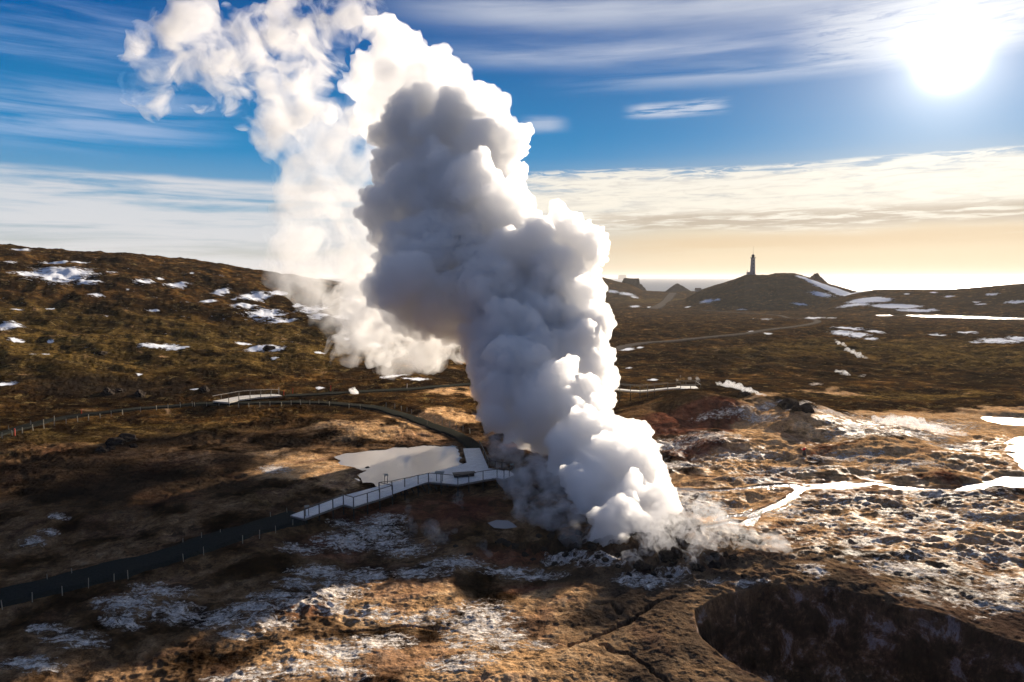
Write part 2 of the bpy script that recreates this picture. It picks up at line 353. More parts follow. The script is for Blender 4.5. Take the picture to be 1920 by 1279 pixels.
def spots(lst, x=None, y=None):
    """soft ellipses given where the photograph shows them: 1 in the middle, 0 at the rim"""
    x = GX if x is None else x; y = GY if y is None else y
    out = np.zeros(x.shape, np.float32)
    for e in lst:
        cx, cy_, rx, ry = e[:4]; k = e[4] if len(e) > 4 else 1.0
        c = ground(cx, cy_)[:2]; u = ground(cx+rx, cy_)[:2]-c
        if np.hypot(*c) > 330: u = np.array([c[1], -c[0]])*rx/FPX
        n0 = ground(cx, cy_+ry)[:2]; n1 = ground(cx, cy_-ry)[:2]
        v = (n1-c) if np.hypot(*(n1-c)) < np.hypot(*(n0-c)) else (c-n0)
        if np.hypot(*c) < 500: v = (n1-n0)/2 if np.hypot(*(n1-c)) < 2.2*np.hypot(*(n0-c)) else c-n0
        m = max(np.hypot(*u), np.hypot(*v))*1.05
        if k > 1.45: v = c/np.hypot(*c)*ry*2.9; m = max(np.hypot(*u), np.hypot(*v))*1.05
        j = np.nonzero((np.abs(x-c[0]) < m*1.3) & (np.abs(y-c[1]) < m*1.3))[0]
        if not len(j): continue
        dx = x[j]-c[0]; dy = y[j]-c[1]; det = u[0]*v[1]-u[1]*v[0]
        a = (dx*v[1]-dy*v[0])/det; b = (u[0]*dy-u[1]*dx)/det
        out[j] = np.maximum(out[j], k*np.clip(1-np.sqrt(a*a+b*b), 0, 1))
    return out
SNOW = [(115,515,72,22),(60,513,40,8),(170,532,40,8),(105,490,26,4),(150,490,20,3),(20,491,14,3),(210,511,14,4),(270,528,30,6),(335,532,34,8),(300,520,10,4),
  (415,544,26,9),(390,566,30,6),(480,556,46,12),(460,575,40,8),(500,590,52,14),(530,604,40,6),(590,578,48,11),(600,592,36,6),(560,572,20,6),(520,552,30,5),
  (18,612,46,14),(30,640,30,6),(95,640,14,4),(300,650,66,8),(330,655,40,5),(490,655,52,8),(520,659,30,6),(600,667,16,3),(515,676,13,3),(455,645,30,3),
  (10,719,34,8),(262,703,12,4),(365,728,12,3),(600,725,14,4),(30,577,24,3),(95,575,12,2),(180,555,26,4),(290,581,18,3),(360,512,6,3),(650,636,12,4),
  (75,665,30,3),(740,706,40,5),(780,714,34,4),(700,650,30,6),(90,575,8,2),(240,545,8,3),(200,596,10,2),(440,560,10,3),(350,570,14,3),(660,560,30,7),(640,595,30,7),(40,470,20,3),
  (1150,547,18,4),(1175,551,24,5),(1190,557,12,3),(1325,565,20,5),(1345,562,10,3),(1505,521,16,4,1.6),(1530,530,24,5,1.7),(1555,540,34,7,1.7),(1590,552,40,8,1.7),(1630,563,44,8,1.7),(1680,574,48,6,1.7),(1720,582,40,4,1.5),(1540,552,30,7),(1500,570,24,4),(1600,572,40,5),
  (1580,625,32,5),(1610,627,30,4),(1640,622,24,3),(1630,634,18,4),(1590,618,40,2),(1757,628,24,3),(1812,627,20,3),(1875,640,44,6),(1910,636,24,6),(1840,643,24,3),
  (1430,599,24,3),(1415,622,18,3),(1440,625,12,2),(1190,575,16,2.2),(1218,576,7,2),(1390,580,20,1.5),(1530,596,22,2),(1175,655,26,5),(1200,652,10,3),(1225,712,18,2.4),(1180,689,10,2),
  (1750,548,10,2),(1780,556,12,2),(1860,552,14,3),(1905,566,24,5),(1700,551,8,2),(1830,566,10,2),(1290,575,10,2),(1520,597,16,2),(1560,597,12,2),(1840,570,12,2)]
CRUST = [(300,1100,60,14),(250,1130,70,18),(330,1140,60,18),(230,1165,40,14),(410,1150,60,18),(480,1130,60,16),(500,1160,60,16),(560,1120,60,18),(620,1105,60,14),(640,1090,50,16),(520,1105,50,10),(450,1180,40,10),
  (650,1000,60,14),(700,985,60,14),(720,965,40,10),(600,1055,60,12),(680,1060,60,14),(760,1015,50,12),(780,1060,60,12),(850,1045,60,12),(560,1015,40,9),(640,970,26,6),(730,1000,40,8),(560,1080,50,10),(110,960,20,5),(90,985,20,5),(40,1100,26,7),(140,1200,60,16),(90,1180,40,9),(60,1250,60,14),
  (905,1160,70,46,1.15),(950,1185,40,24,1.15),(860,1150,30,16),(620,1130,40,12),(700,1140,60,16),(770,1150,50,10),(820,1135,30,10),(690,1200,60,16,1.1),(740,1190,40,12),(640,1215,70,22,1.1),(850,1245,50,16,1.1),(900,1235,40,14),(860,1200,30,10),(560,1255,60,22,1.1),(480,1262,60,16),(640,1260,60,16),(1010,1205,30,10),(940,1210,30,10),(420,1270,40,10),
  (1225,1085,60,14),(1190,1080,40,9),(1270,1075,40,9),(1130,1050,60,10),(1000,1065,60,8),(1060,1040,40,8),(950,1055,50,8),
  (1330,1095,40,6),(1400,1100,40,5),(1520,1080,28,9,1.3),(1535,1092,20,5),(1680,1075,60,12,1.2),(1740,1085,50,9),(1630,1065,30,7),
  (1700,1000,120,24,.7),(1800,970,140,24,.75),(1850,1040,120,24,.7),(1600,940,110,16,.8),(1750,930,140,12,.9),(1880,1100,80,18,.8),(1840,1130,70,12,.8),(1560,980,80,12,.7),(1640,1020,80,12,.7),(1750,1050,90,12,.7),(1880,1140,60,10),(1480,960,60,10),(1420,900,60,6),(1330,950,60,12),(1280,925,50,10),(1270,950,60,12),
  (1720,1110,40,8),(1735,1125,24,4),(1640,1090,14,4),(1835,1157,20,4),(1690,1125,24,3),
  (1650,790,70,8),(1620,800,60,10),(1600,815,50,9),(1740,795,90,8),(1560,780,50,5),(1500,765,30,4),(1700,810,90,8),(1800,830,60,6),(1360,770,60,8),(1440,760,50,8),(1420,785,50,8),(1330,820,60,9),(1250,830,60,9),(1390,850,80,8),(1260,870,80,8),(1480,880,80,7),(1580,860,80,8),(1700,880,80,7),(1530,720,12,2),
  (515,880,30,7,1.2),(60,1000,24,6)]
SAND = [(560,875,120,34,1.3),(640,905,70,20,1.0),(500,850,60,12),(700,815,120,22,.9),(800,820,60,14,.8),(620,800,70,14,.7),(900,735,160,18,.6),
  (760,1120,200,70,1.1),(650,1230,220,60,1.2),(900,1230,260,90,1.0),(1090,1220,160,100,1.1),(1040,1120,160,40,.9),(1230,1180,140,70,1.0),(1330,1260,200,60,1.0),
  (1700,795,260,34,1.2),(1850,800,160,46,1.4),(1500,820,200,40,.9),(1700,860,260,50,1.1),(1880,870,130,50,1.4),(1430,930,140,24,1.6),(1620,930,260,40,1.2),(1600,1000,300,70,1.0),(1850,1000,240,90,1.2),(1500,1080,260,40,1.0),(1850,1110,300,60,1.2),(1300,900,160,24,1.0),(1380,860,160,28,.8),
  (1560,735,120,12,.5),(1450,880,200,20,1.0),(820,790,140,26,.8)]
RED = [(1340,755,110,26,1.2),(1420,800,120,34,1.2),(1500,780,60,20,1.1),(1480,835,140,30,1.0),(1270,790,120,34,1.1),(1330,830,140,30,1.0),(700,950,140,34,.8),(850,950,160,44,.9),(620,1010,120,34,.7),(960,1030,140,30,.7),(1500,900,120,20,.5),(300,930,160,30,.35),(1700,1000,260,60,.55),(1480,960,160,40,.6),(1800,900,200,30,.6),(1600,850,160,30,.7),(760,1090,200,40,.5),(560,1130,160,40,.5),(1000,1090,160,24,.5),(650,1240,200,50,.35),(1650,900,120,20,.5),(120,850,120,20,.3)]
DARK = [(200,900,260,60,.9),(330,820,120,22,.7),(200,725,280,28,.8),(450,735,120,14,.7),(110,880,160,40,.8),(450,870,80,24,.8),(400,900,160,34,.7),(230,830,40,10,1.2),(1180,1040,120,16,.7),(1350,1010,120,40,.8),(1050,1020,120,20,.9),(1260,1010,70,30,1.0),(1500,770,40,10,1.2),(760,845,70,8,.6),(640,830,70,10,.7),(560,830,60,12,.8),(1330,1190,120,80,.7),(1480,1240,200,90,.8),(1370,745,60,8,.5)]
WET = [(1350,985,120,30,1.2),(1700,950,300,60,1.0),(1800,1020,260,80,.9),(1600,1010,240,60,.8),(1300,930,120,30,1.1),(1850,1100,200,50,.7),(1650,800,180,24,.8),(1880,850,140,50,1.0),(1300,1010,100,40,.8),(1300,850,200,60,.6),(1550,900,200,30,.8)]
GRASS = [(200,640,400,90,1.1),(500,650,300,70,1.0),(60,600,200,60,1.0),(1650,650,400,40,.8),(1850,670,300,30,.9),(1250,565,120,8,1.3),(1420,660,200,30,.5),(300,800,240,24,.8),(100,820,160,20,.9),(500,930,80,30,.7),(1700,740,300,14,1.0),(560,880,100,50,.4)]
CRUST = [(e[0], e[1], e[2]*1.25, e[3]*1.35, (e[4] if len(e) > 4 else 1.0)*(0.85 if e[0] > 1240 else 1.0)) for e in CRUST]
m_snow, m_crust, m_sand, m_red = spots(SNOW), spots(CRUST), spots(SAND), spots(RED)
_hl = ss(-40, -90, GX)*ss(170, 240, GY); m_snow = np.maximum(m_snow, (0.045*_hl*(0.4+ss(-0.2, 0.5, fbm(GX, GY, 35, 2, 0.5, 77)))).astype(np.float32))
m_dark, m_wet, m_grass = spots(DARK), spots(WET), spots(GRASS)
s_ = sdf_poly(GX, GY, CRATER); m_pit = ss(-0.5, 0.6, s_)
m_band = ss(-17, -5, s_)*(1-m_pit)
m_near = 1-ss(110, 150, np.hypot(GX, GY))

gm = bpy.data.materials.new('ground'); gm.use_nodes = True; G = NT(gm.node_tree); G.n.clear()
def attr(n):
    a = G.node('ShaderNodeAttribute', attribute_name=n); sp = G.node('ShaderNodeSeparateColor'); G.l.new(a.outputs['Color'], sp.inputs[0])
    return sp.outputs[0], sp.outputs[1], sp.outputs[2], a.outputs['Alpha']
snow, crust, sand, red = attr('mask_a'); snow = G.math('MULTIPLY', snow, 1.35); dark, wet, grass, pit = attr('mask_b')
a_ = G.node('ShaderNodeAttribute', attribute_name='mask_c'); sp_ = G.node('ShaderNodeSeparateColor'); G.l.new(a_.outputs['Color'], sp_.inputs[0])
near_, ashb, hill_ = sp_.outputs
P = G.node('ShaderNodeNewGeometry').outputs['Position']
Pf = G.scalev(P, (1, 1, 0.35))
n60 = G.noise(Pf, 0.018, 5, 0.6); n8 = G.noise(Pf, 0.14, 6, 0.62, 0.3); n2 = G.noise(Pf, 0.55, 7, 0.66, 0.4); n05 = G.noise(Pf, 2.3, 6, 0.7); n01 = G.noise(Pf, 9.0, 4, 0.65)
n25 = G.noise(G.scalev(P, (0.7, 1.0, 1.0)), 0.045, 8, 0.70, 0.5)
heath = G.ramp(n8, [(0.34, (0.018, 0.011, 0.006)), (0.45, (0.045, 0.026, 0.011)), (0.53, (0.090, 0.052, 0.018)), (0.62, (0.15, 0.092, 0.030))])
heath = G.mix(1.0, heath, G.ramp(n25, [(0.36, (0.22, 0.20, 0.20)), (0.48, (0.8, 0.78, 0.75)), (0.60, (1.7, 1.55, 1.3))]), 'MULTIPLY')
fineh = G.ramp(n05, [(0.30, (0.35, 0.33, 0.30)), (0.5, (0.9, 0.9, 0.9)), (0.70, (1.8, 1.75, 1.5))])
heath = G.mix(1.0, heath, fineh, 'MULTIPLY')
olive = G.mix(1.0, G.ramp(n2, [(0.30, (0.040, 0.026, 0.008)), (0.5, (0.105, 0.066, 0.020)), (0.68, (0.23, 0.148, 0.042))]), G.ramp(n25, [(0.38, (0.3, 0.3, 0.3)), (0.5, (0.85, 0.85, 0.85)), (0.62, (1.35, 1.3, 1.2))]), 'MULTIPLY')
heath = G.mix(1.0, heath, (0.66, 0.62, 0.64), 'MULTIPLY')
gmask = G.rng(G.math('ADD', grass, G.math('MULTIPLY', G.math('SUBTRACT', n8, 0.5), 1.2)), 0.12, 0.62)
c = G.mix(gmask, heath, olive)
farm = G.math('SUBTRACT', 1.0, near_)
lump = G.noise(G.scalev(P, (0.8, 1, 1)), 0.20, 9, 0.80, 0.3)
c = G.mix(G.math('MULTIPLY', G.math('MULTIPLY', farm, G.rng(lump, 0.50, 0.53)), 0.82), c, (0.016, 0.010, 0.006))
lich = G.noise(P, 0.33, 9, 0.82, 0.4)
c = G.mix(G.math('MULTIPLY', G.math('MULTIPLY', farm, G.rng(lich, 0.56, 0.60)), 0.5), c, (0.30, 0.22, 0.085))
# bare soil in the geothermal field
soil = G.ramp(n2, [(0.28, (0.07, 0.038, 0.019)), (0.48, (0.19, 0.11, 0.056)), (0.62, (0.32, 0.20, 0.11)), (0.75, (0.44, 0.31, 0.19))])
c = G.mix(G.math('MULTIPLY', near_, G.rng(n8, 0.38, 0.58)), c, soil)
redc = G.ramp(n2, [(0.3, (0.060, 0.022, 0.014)), (0.5, (0.17, 0.058, 0.034)), (0.7, (0.29, 0.125, 0.078))])
c = G.mix(G.rng(G.math('ADD', red, G.math('MULTIPLY', G.math('SUBTRACT', n8, 0.5), 1.0)), 0.10, 0.60, 0, 0.85), c, redc)
sandc = G.ramp(n2, [(0.25, (0.30, 0.17, 0.075)), (0.5, (0.58, 0.345, 0.165)), (0.72, (0.80, 0.56, 0.33))])
sm = G.rng(G.math('ADD', sand, G.math('MULTIPLY', G.math('SUBTRACT', n8, 0.5), 1.7)), 0.20, 0.50)
sm = G.math('MULTIPLY', sm, G.rng(n05, 0.30, 0.46, 0.35, 1.0))
c = G.mix(sm, c, sandc)
tk = G.math('MULTIPLY', G.math('MULTIPLY', near_, G.rng(G.noise(G.scalev(P, (0.8, 1, 1)), 0.42, 7, 0.7, 0.4), 0.53, 0.58)), G.rng(n60, 0.40, 0.55, 0.35, 0.85)); c = G.mix(tk, c, (0.050, 0.030, 0.017))
# dark tussocks and clods scattered over everything bare
clod = G.rng(n05, 0.60, 0.66); c = G.mix(G.math('MULTIPLY', clod, 0.6), c, (0.025, 0.017, 0.010))
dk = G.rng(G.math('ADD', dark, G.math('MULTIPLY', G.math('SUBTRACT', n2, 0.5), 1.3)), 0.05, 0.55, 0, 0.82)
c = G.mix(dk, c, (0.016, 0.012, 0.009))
ash = G.ramp(n05, [(0.3, (0.042, 0.030, 0.022)), (0.7, (0.125, 0.088, 0.060))])
c = G.mix(G.math('MULTIPLY', ashb, 0.8), c, ash)
mott = G.noise(P, 0.085, 7, 0.7, 0.6)
c = G.mix(G.math('MULTIPLY', G.math('MULTIPLY', near_, G.rng(mott, 0.50, 0.58)), 0.75), c, G.mix(1.0, c, (0.50, 0.46, 0.56), 'MULTIPLY'))
# white and pink mineral crust, streaky and broken
st = G.noise(G.scalev(P, (0.6, 1.0, 0.3)), 1.5, 10, 0.78, 1.0); stf = G.noise(Pf, 3.5, 5, 0.75, 0.6)
cv = G.math('SUBTRACT', G.math('ADD', G.math('MULTIPLY', crust, 0.55), G.math('MULTIPLY', G.math('SUBTRACT', st, 0.5), 3.4)), G.math('MULTIPLY', G.math('SUBTRACT', stf, 0.5), 0.9))
cm = G.math('MULTIPLY', G.rng(cv, 0.22, 0.36), G.rng(crust, 0.0, 0.08))
crc = G.ramp(n05, [(0.32, (0.26, 0.19, 0.14)), (0.48, (0.60, 0.53, 0.46)), (0.66, (0.85, 0.81, 0.77))])
c = G.mix(cm, c, crc)
halo = G.math('MULTIPLY', G.rng(cv, 0.02, 0.18), G.math('MULTIPLY', G.rng(crust, 0.0, 0.2), 0.45)); c = G.mix(G.math('MULTIPLY', halo, G.math('SUBTRACT', 1.0, cm)), c, (0.27, 0.20, 0.15))
# the walls of the crater: grey clay with pale and rust patches
pc = G.ramp(G.noise(P, 0.42, 10, 0.76, 0.35), [(0.38, (0.030, 0.020, 0.014)), (0.49, (0.070, 0.045, 0.030)), (0.56, (0.20, 0.12, 0.075)), (0.62, (0.42, 0.38, 0.38)), (0.70, (0.24, 0.11, 0.06))])
c = G.mix(pit, c, pc)
# grit: every bare surface broken up down to the centimetre
grit = G.math('ADD', G.math('MULTIPLY', G.noise(Pf, 1.3, 9, 0.80, 0.3), 0.6), G.math('MULTIPLY', G.noise(Pf, 6.0, 6, 0.80), 0.4))
c = G.mix(1.0, c, G.ramp(grit, [(0.36, (0.30, 0.29, 0.30)), (0.46, (0.78, 0.77, 0.77)), (0.54, (1.15, 1.13, 1.1)), (0.64, (1.9, 1.8, 1.65))]), 'MULTIPLY')
# snow
sv = G.math('SUBTRACT', snow, G.math('MULTIPLY', G.math('SUBTRACT', G.noise(G.scalev(P, (0.6, 1.0, 0.3)), 0.42, 10, 0.78, 0.9), 0.36), 3.6))
smk = G.math('MULTIPLY', G.rng(sv, 0.05, 0.12), G.rng(snow, 0.0, 0.02)); c = G.mix(smk, c, (0.80, 0.82, 0.86))
wetm = G.math('MULTIPLY', G.rng(G.math('ADD', wet, G.math('MULTIPLY', G.math('SUBTRACT', n2, 0.5), 1.4)), 0.15, 0.5), G.math('MULTIPLY', G.rng(n2, 0.46, 0.60), G.rng(wet, 0.0, 0.12)))
rough = 0.48
bs = G.node('ShaderNodeBsdfPrincipled'); G.l.new(c, bs.inputs['Base Color']); bs.inputs['Roughness'].default_value = rough
bs.inputs['Specular IOR Level'].default_value = 0.4
bd = G.node('ShaderNodeBsdfDiffuse'); G.l.new(c, bd.inputs['Color']); bd.inputs['Roughness'].default_value = 0.0
bh = G.math('ADD', G.math('MULTIPLY', n05, G.math('SUBTRACT', 0.30, G.math('MULTIPLY', wetm, 0.19))), G.math('ADD', G.math('MULTIPLY', n01, 0.05), G.math('MULTIPLY', n2, 0.7)))
bh = G.math('ADD', G.math('MULTIPLY', bh, G.math('SUBTRACT', 1.0, G.math('MULTIPLY', smk, 0.8))), G.math('MULTIPLY', cm, 0.05))
bp = G.node('ShaderNodeBump'); G.l.new(bh, bp.inputs['Height']); bp.inputs['Strength'].default_value = 1.0; bp.inputs['Distance'].default_value = 0.65
G.l.new(bp.outputs[0], bs.inputs['Normal']); G.l.new(bp.outputs[0], bd.inputs['Normal'])
mx = G.node('ShaderNodeMixShader'); G.l.new(G.math('MULTIPLY', wetm, 0.34), mx.inputs[0]); G.l.new(bd.outputs[0], mx.inputs[1]); G.l.new(bs.outputs[0], mx.inputs[2])
mo = G.node('ShaderNodeOutputMaterial'); G.l.new(mx.outputs[0], mo.inputs[0])

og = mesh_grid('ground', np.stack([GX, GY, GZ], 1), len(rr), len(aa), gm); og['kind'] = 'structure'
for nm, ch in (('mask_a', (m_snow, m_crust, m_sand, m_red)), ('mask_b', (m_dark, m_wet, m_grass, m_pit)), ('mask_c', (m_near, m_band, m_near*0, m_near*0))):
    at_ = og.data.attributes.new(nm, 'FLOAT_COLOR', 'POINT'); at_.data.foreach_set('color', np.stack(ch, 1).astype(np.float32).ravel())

# ------------------------------------------------------------------ water
def mat(name, color, rough=0.7, spec=0.4, metal=0.0, noise=0.0, nscale=8.0, bump=0.0, stretch=(1, 1, 1)):
    m = bpy.data.materials.new(name); m.use_nodes = True; N = NT(m.node_tree); b = m.node_tree.nodes['Principled BSDF']
    b.inputs['Roughness'].default_value = rough; b.inputs['Specular IOR Level'].default_value = spec*(0.0 if rough > 0.75 else 1); b.inputs['Metallic'].default_value = metal
    if noise or bump:
        v = N.scalev(N.node('ShaderNodeTexCoord').outputs['Object'], stretch); n = N.noise(v, nscale, 5, 0.65)
        lo = tuple(q*(1-noise) for q in color); hi = tuple(min(1, q*(1+noise)) for q in color)
        N.l.new(N.ramp(n, [(0.3, lo), (0.7, hi)]), b.inputs['Base Color'])
        if bump:
            p_ = N.node('ShaderNodeBump'); N.l.new(n, p_.inputs['Height']); p_.inputs['Distance'].default_value = bump; N.l.new(p_.outputs[0], b.inputs['Normal'])
    else: b.inputs['Base Color'].default_value = (*color, 1)
    return m
def water_mat(name, base, rough, bscale, bdist, detail=4):
    m = bpy.data.materials.new(name); m.use_nodes = True; N = NT(m.node_tree); b = m.node_tree.nodes['Principled BSDF']
    b.inputs['Base Color'].default_value = (*base, 1); b.inputs['Roughness'].default_value = rough; b.inputs['IOR'].default_value = 1.33; b.inputs['Specular IOR Level'].default_value = 0.6
    n = N.noise(N.node('ShaderNodeNewGeometry').outputs['Position'], bscale, detail, 0.6)
    p_ = N.node('ShaderNodeBump'); N.l.new(n, p_.inputs['Height']); p_.inputs['Distance'].default_value = bdist; N.l.new(p_.outputs[0], b.inputs['Normal'])
    return m
M_SEA = water_mat('sea_water', (0.012, 0.022, 0.035), 0.30, 0.05, 3.2, 5)
M_POND = water_mat('pond_water', (0.30, 0.27, 0.25), 0.03, 0.8, 0.004)
M_STREAM = water_mat('stream_water', (0.20, 0.17, 0.15), 0.16, 3.0, 0.10, 6)
def sheet(name, poly, z, m, kind='structure'):
    bm = bmesh.new(); f = bm.faces.new([bm.verts.new((x, y, z)) for x, y in poly]); bmesh.ops.triangulate(bm, faces=[f])
    if sum(f.normal.z for f in bm.faces) < 0: bmesh.ops.reverse_faces(bm, faces=bm.faces)
    me = bpy.data.meshes.new(name); bm.to_mesh(me); bm.free(); me.materials.append(m)
    o = bpy.data.objects.new(name, me); col.objects.link(o); o['kind'] = kind; return o
def grow(poly, d):
    """the outline pushed outwards by d metres"""
    n = len(poly); out = []; A = sum(poly[i][0]*poly[(i+1) % n][1]-poly[(i+1) % n][0]*poly[i][1] for i in range(n)); s = 1 if A > 0 else -1
    for i in range(n):
        p, q, r_ = Vector(poly[i-1]), Vector(poly[i]), Vector(poly[(i+1) % n]); t = (r_-p).normalized(); out.append((q.x+s*t.y*d, q.y-s*t.x*d))
    return out
sheet('sea', [(30000*math.cos(a), 30000*math.sin(a)) for a in np.linspace(0, math.pi, 40)]+[(-1400, 0), (-1400, 700), (0, 1300), (1400, 700), (1400, 0)], -12.0, M_SEA)
sheet('pond', grow(POND, 0.8), -0.10, M_POND)
sheet('pool', grow(POOL, 0.3), level_of(POOL)-0.10, M_POND)
def ribbon(name, pts, w, m, z_of, sub=3, kind='structure', skirt=0.0, bow=0.0):
    """a strip laid along a line of ground points"""
    P_ = [Vector(p) for p in pts]; L = []
    for i in range(len(P_)-1):
        a, b, c_, d = P_[max(i-1, 0)], P_[i], P_[i+1], P_[min(i+2, len(P_)-1)]
        k = max(sub, int((c_-b).length/1.2))
        for j in range(k):
            t = j/k; L.append(0.5*((2*b)+(c_-a)*t+(2*a-5*b+4*c_-d)*t*t+(3*b-a-3*c_+d)*t*t*t))
    L.append(P_[-1]); V = []; F = []
    cols = [-1.35, -1.0, -0.5, 0.0, 0.5, 1.0, 1.35] if skirt else [-1.0, 0.0, 1.0]
    for i, p in enumerate(L):
        t = (L[min(i+1, len(L)-1)]-L[max(i-1, 0)]).normalized(); nrm = Vector((-t.y, t.x))
        jit = 1+0.10*math.sin(i*0.9)+0.07*math.sin(i*2.3+1)
        z = z_of(p.x, p.y)
        for q in cols:
            x = p.x+nrm.x*w*q*jit; y = p.y+nrm.y*w*q*jit
            V.append((x, y, z-(skirt if abs(q) > 1 else 0)+bow*(1-q*q)*(abs(q) <= 1)))
    nc = len(cols)
    for i in range(len(L)-1):
        for j in range(nc-1): F.append((i*nc+j, i*nc+j+1, (i+1)*nc+j+1, (i+1)*nc+j))
    me = bpy.data.meshes.new(name); me.from_pydata(V, [], F); me.materials.append(m); me.update()
    if me.polygons and me.polygons[0].normal.z < 0: me.flip_normals()
    o = bpy.data.objects.new(name, me); col.objects.link(o); o['kind'] = kind; return o, L
hz = lambda x, y: float(H0(np.array([x]), np.array([y]))[0])
for p, w in STREAMS: ribbon('stream', p, w*1.6, M_STREAM, lambda x, y: hz(x, y)-0.11)
sheet('stream_bar', grow(BAR, 0.8), level_of(BAR)-0.13, M_STREAM)
for p in PONDS_R: sheet('pond', grow(p, 1.5), level_of(p)-0.13, M_STREAM)
# gravel paths and roads, a raised bed each
M_PATH = mat('dark_gravel', (0.022, 0.026, 0.024), 0.9, 0.2, noise=0.45, nscale=5.0, bump=0.05)
M_PATH2 = mat('grey_gravel', (0.028, 0.029, 0.024), 0.9, 0.2, noise=0.4, nscale=5.0, bump=0.05)
M_ROAD = mat('road_gravel', (0.10, 0.085, 0.07), 0.95, 0.2, noise=0.3, nscale=0.6)
hn = lambda x, y: float(hgrid(x, y))
_, L_EDGE = ribbon('gravel_path', EDGE_PATH, 1.75, M_PATH, lambda x, y: hn(x, y)+0.38, skirt=0.75, bow=0.06)
_, L_BACK = ribbon('gravel_path', BACK_PATH, 1.15, M_PATH2, lambda x, y: hn(x, y)+0.30, skirt=0.7, bow=0.05)
_, L_FORK = ribbon('gravel_path', FORK_PATH, 1.3, M_PATH2, lambda x, y: hn(x, y)+0.25, skirt=0.7, bow=0.04)
ribbon('road', ROAD, 2.2, M_ROAD, lambda x, y: hn(x, y)+0.35, skirt=1.0, bow=0.05)
ribbon('road', ROAD2, 6.0, M_ROAD, lambda x, y: hn(x, y)+0.9, skirt=1.8)
# ------------------------------------------------------------------ steam: closed billowing hulls filled with scattering vapour
def at(px, py, dist):
    """a point dist metres ahead of the camera"""
    d = ray(px, py); return d*(dist/d[1])
def icos(sub):
    bm = bmesh.new(); bmesh.ops.create_icosphere(bm, subdivisions=sub, radius=1.0)
    v = np.array([x.co[:] for x in bm.verts]); f = np.array([[q.index for q in x.verts] for x in bm.faces]); bm.free(); return v, f
ICO = {1: icos(1), 2: icos(2), 3: icos(3)}
def hull(name, balls, voxel, disp, m, seed=0, smooth=1, parent=None):
    """union of balls, remeshed and roughened"""
    Vs, Fs, n = [], [], 0
    for (x, y, z, r) in balls:
        v, f = ICO[3 if r > 8*voxel else (2 if r > 3*voxel else 1)]
        Vs.append(v*r+np.array([x, y, z])); Fs.append(f+n); n += len(v)
    V = np.concatenate(Vs); F = np.concatenate(Fs)
    me = bpy.data.meshes.new(name); me.vertices.add(len(V)); me.vertices.foreach_set('co', V.ravel())
    me.loops.add(F.size); me.loops.foreach_set('vertex_index', F.ravel().astype(np.int32)); me.polygons.add(len(F))
    me.polygons.foreach_set('loop_start', np.arange(0, F.size, 3, dtype=np.int32)); me.update(calc_edges=True)
    o = bpy.data.objects.new(name, me); col.objects.link(o)
    md = o.modifiers.new('r', 'REMESH'); md.mode = 'VOXEL'; md.voxel_size = voxel
    if smooth: s = o.modifiers.new('s', 'SMOOTH'); s.factor = 0.5; s.iterations = smooth
    dg = bpy.context.evaluated_depsgraph_get(); ev = o.evaluated_get(dg)
    m2 = bpy.data.meshes.new_from_object(ev); o.modifiers.clear(); o.data = m2; bpy.data.meshes.remove(me); m2.name = name
    co = np.empty(len(m2.vertices)*3, np.float32); m2.vertices.foreach_get('co', co); co = co.reshape(-1, 3).astype(float)
    no = np.empty(len(m2.vertices)*3, np.float32); m2.vertices.foreach_get('normal', no); no = no.reshape(-1, 3)
    for amp, wl, kind in disp:
        if kind == 'billow': d = np.abs(fbm3(co, wl, 3, 0.55, seed))*1.4-0.35
        else: d = fbm3(co, wl, 3, 0.55, seed+5)
        co = co+no*(amp*d)[:, None]
    m2.vertices.foreach_set('co', co.astype(np.float32).ravel()); m2.update()
    md = o.modifiers.new('r', 'REMESH'); md.mode = 'VOXEL'; md.voxel_size = voxel       # heals folds left by the displacement
    dg = bpy.context.evaluated_depsgraph_get(); m3 = bpy.data.meshes.new_from_object(o.evaluated_get(dg)); o.modifiers.clear(); o.data = m3
    bpy.data.meshes.remove(m2); m2 = m3; m2.name = name
    m2.polygons.foreach_set('use_smooth', np.ones(len(m2.polygons), bool)); m2.materials.clear(); m2.materials.append(m); m2.update()
    o.parent = parent; return o
def vapour(name, density, colour=(1, 1, 1), aniso=0.0, noise=None):
    m = bpy.data.materials.new(name); m.use_nodes = True; N = NT(m.node_tree); N.n.clear()
    v = N.node('ShaderNodeVolumePrincipled'); v.inputs['Color'].default_value = (*colour, 1); v.inputs['Anisotropy'].default_value = aniso
    v.inputs['Density'].default_value = density
    if noise:
        scale, lo, hi, det = noise[:4]
        P_ = N.node('ShaderNodeNewGeometry').outputs['Position']
        nn = N.noise(P_, scale, det, 0.62, noise[4] if len(noise) > 4 else 0.8)
        N.l.new(N.math('MULTIPLY', N.rng(nn, lo, hi), density), v.inputs['Density'])
    else: m.cycles.homogeneous_volume = True
    o_ = N.node('ShaderNodeOutputMaterial'); N.l.new(v.outputs[0], o_.inputs['Volume']); return m
def label(o, lab, cat, group=None):
    o['label'] = lab; o['category'] = cat
    if group: o['group'] = group
    return o
rnd = random.Random(5)
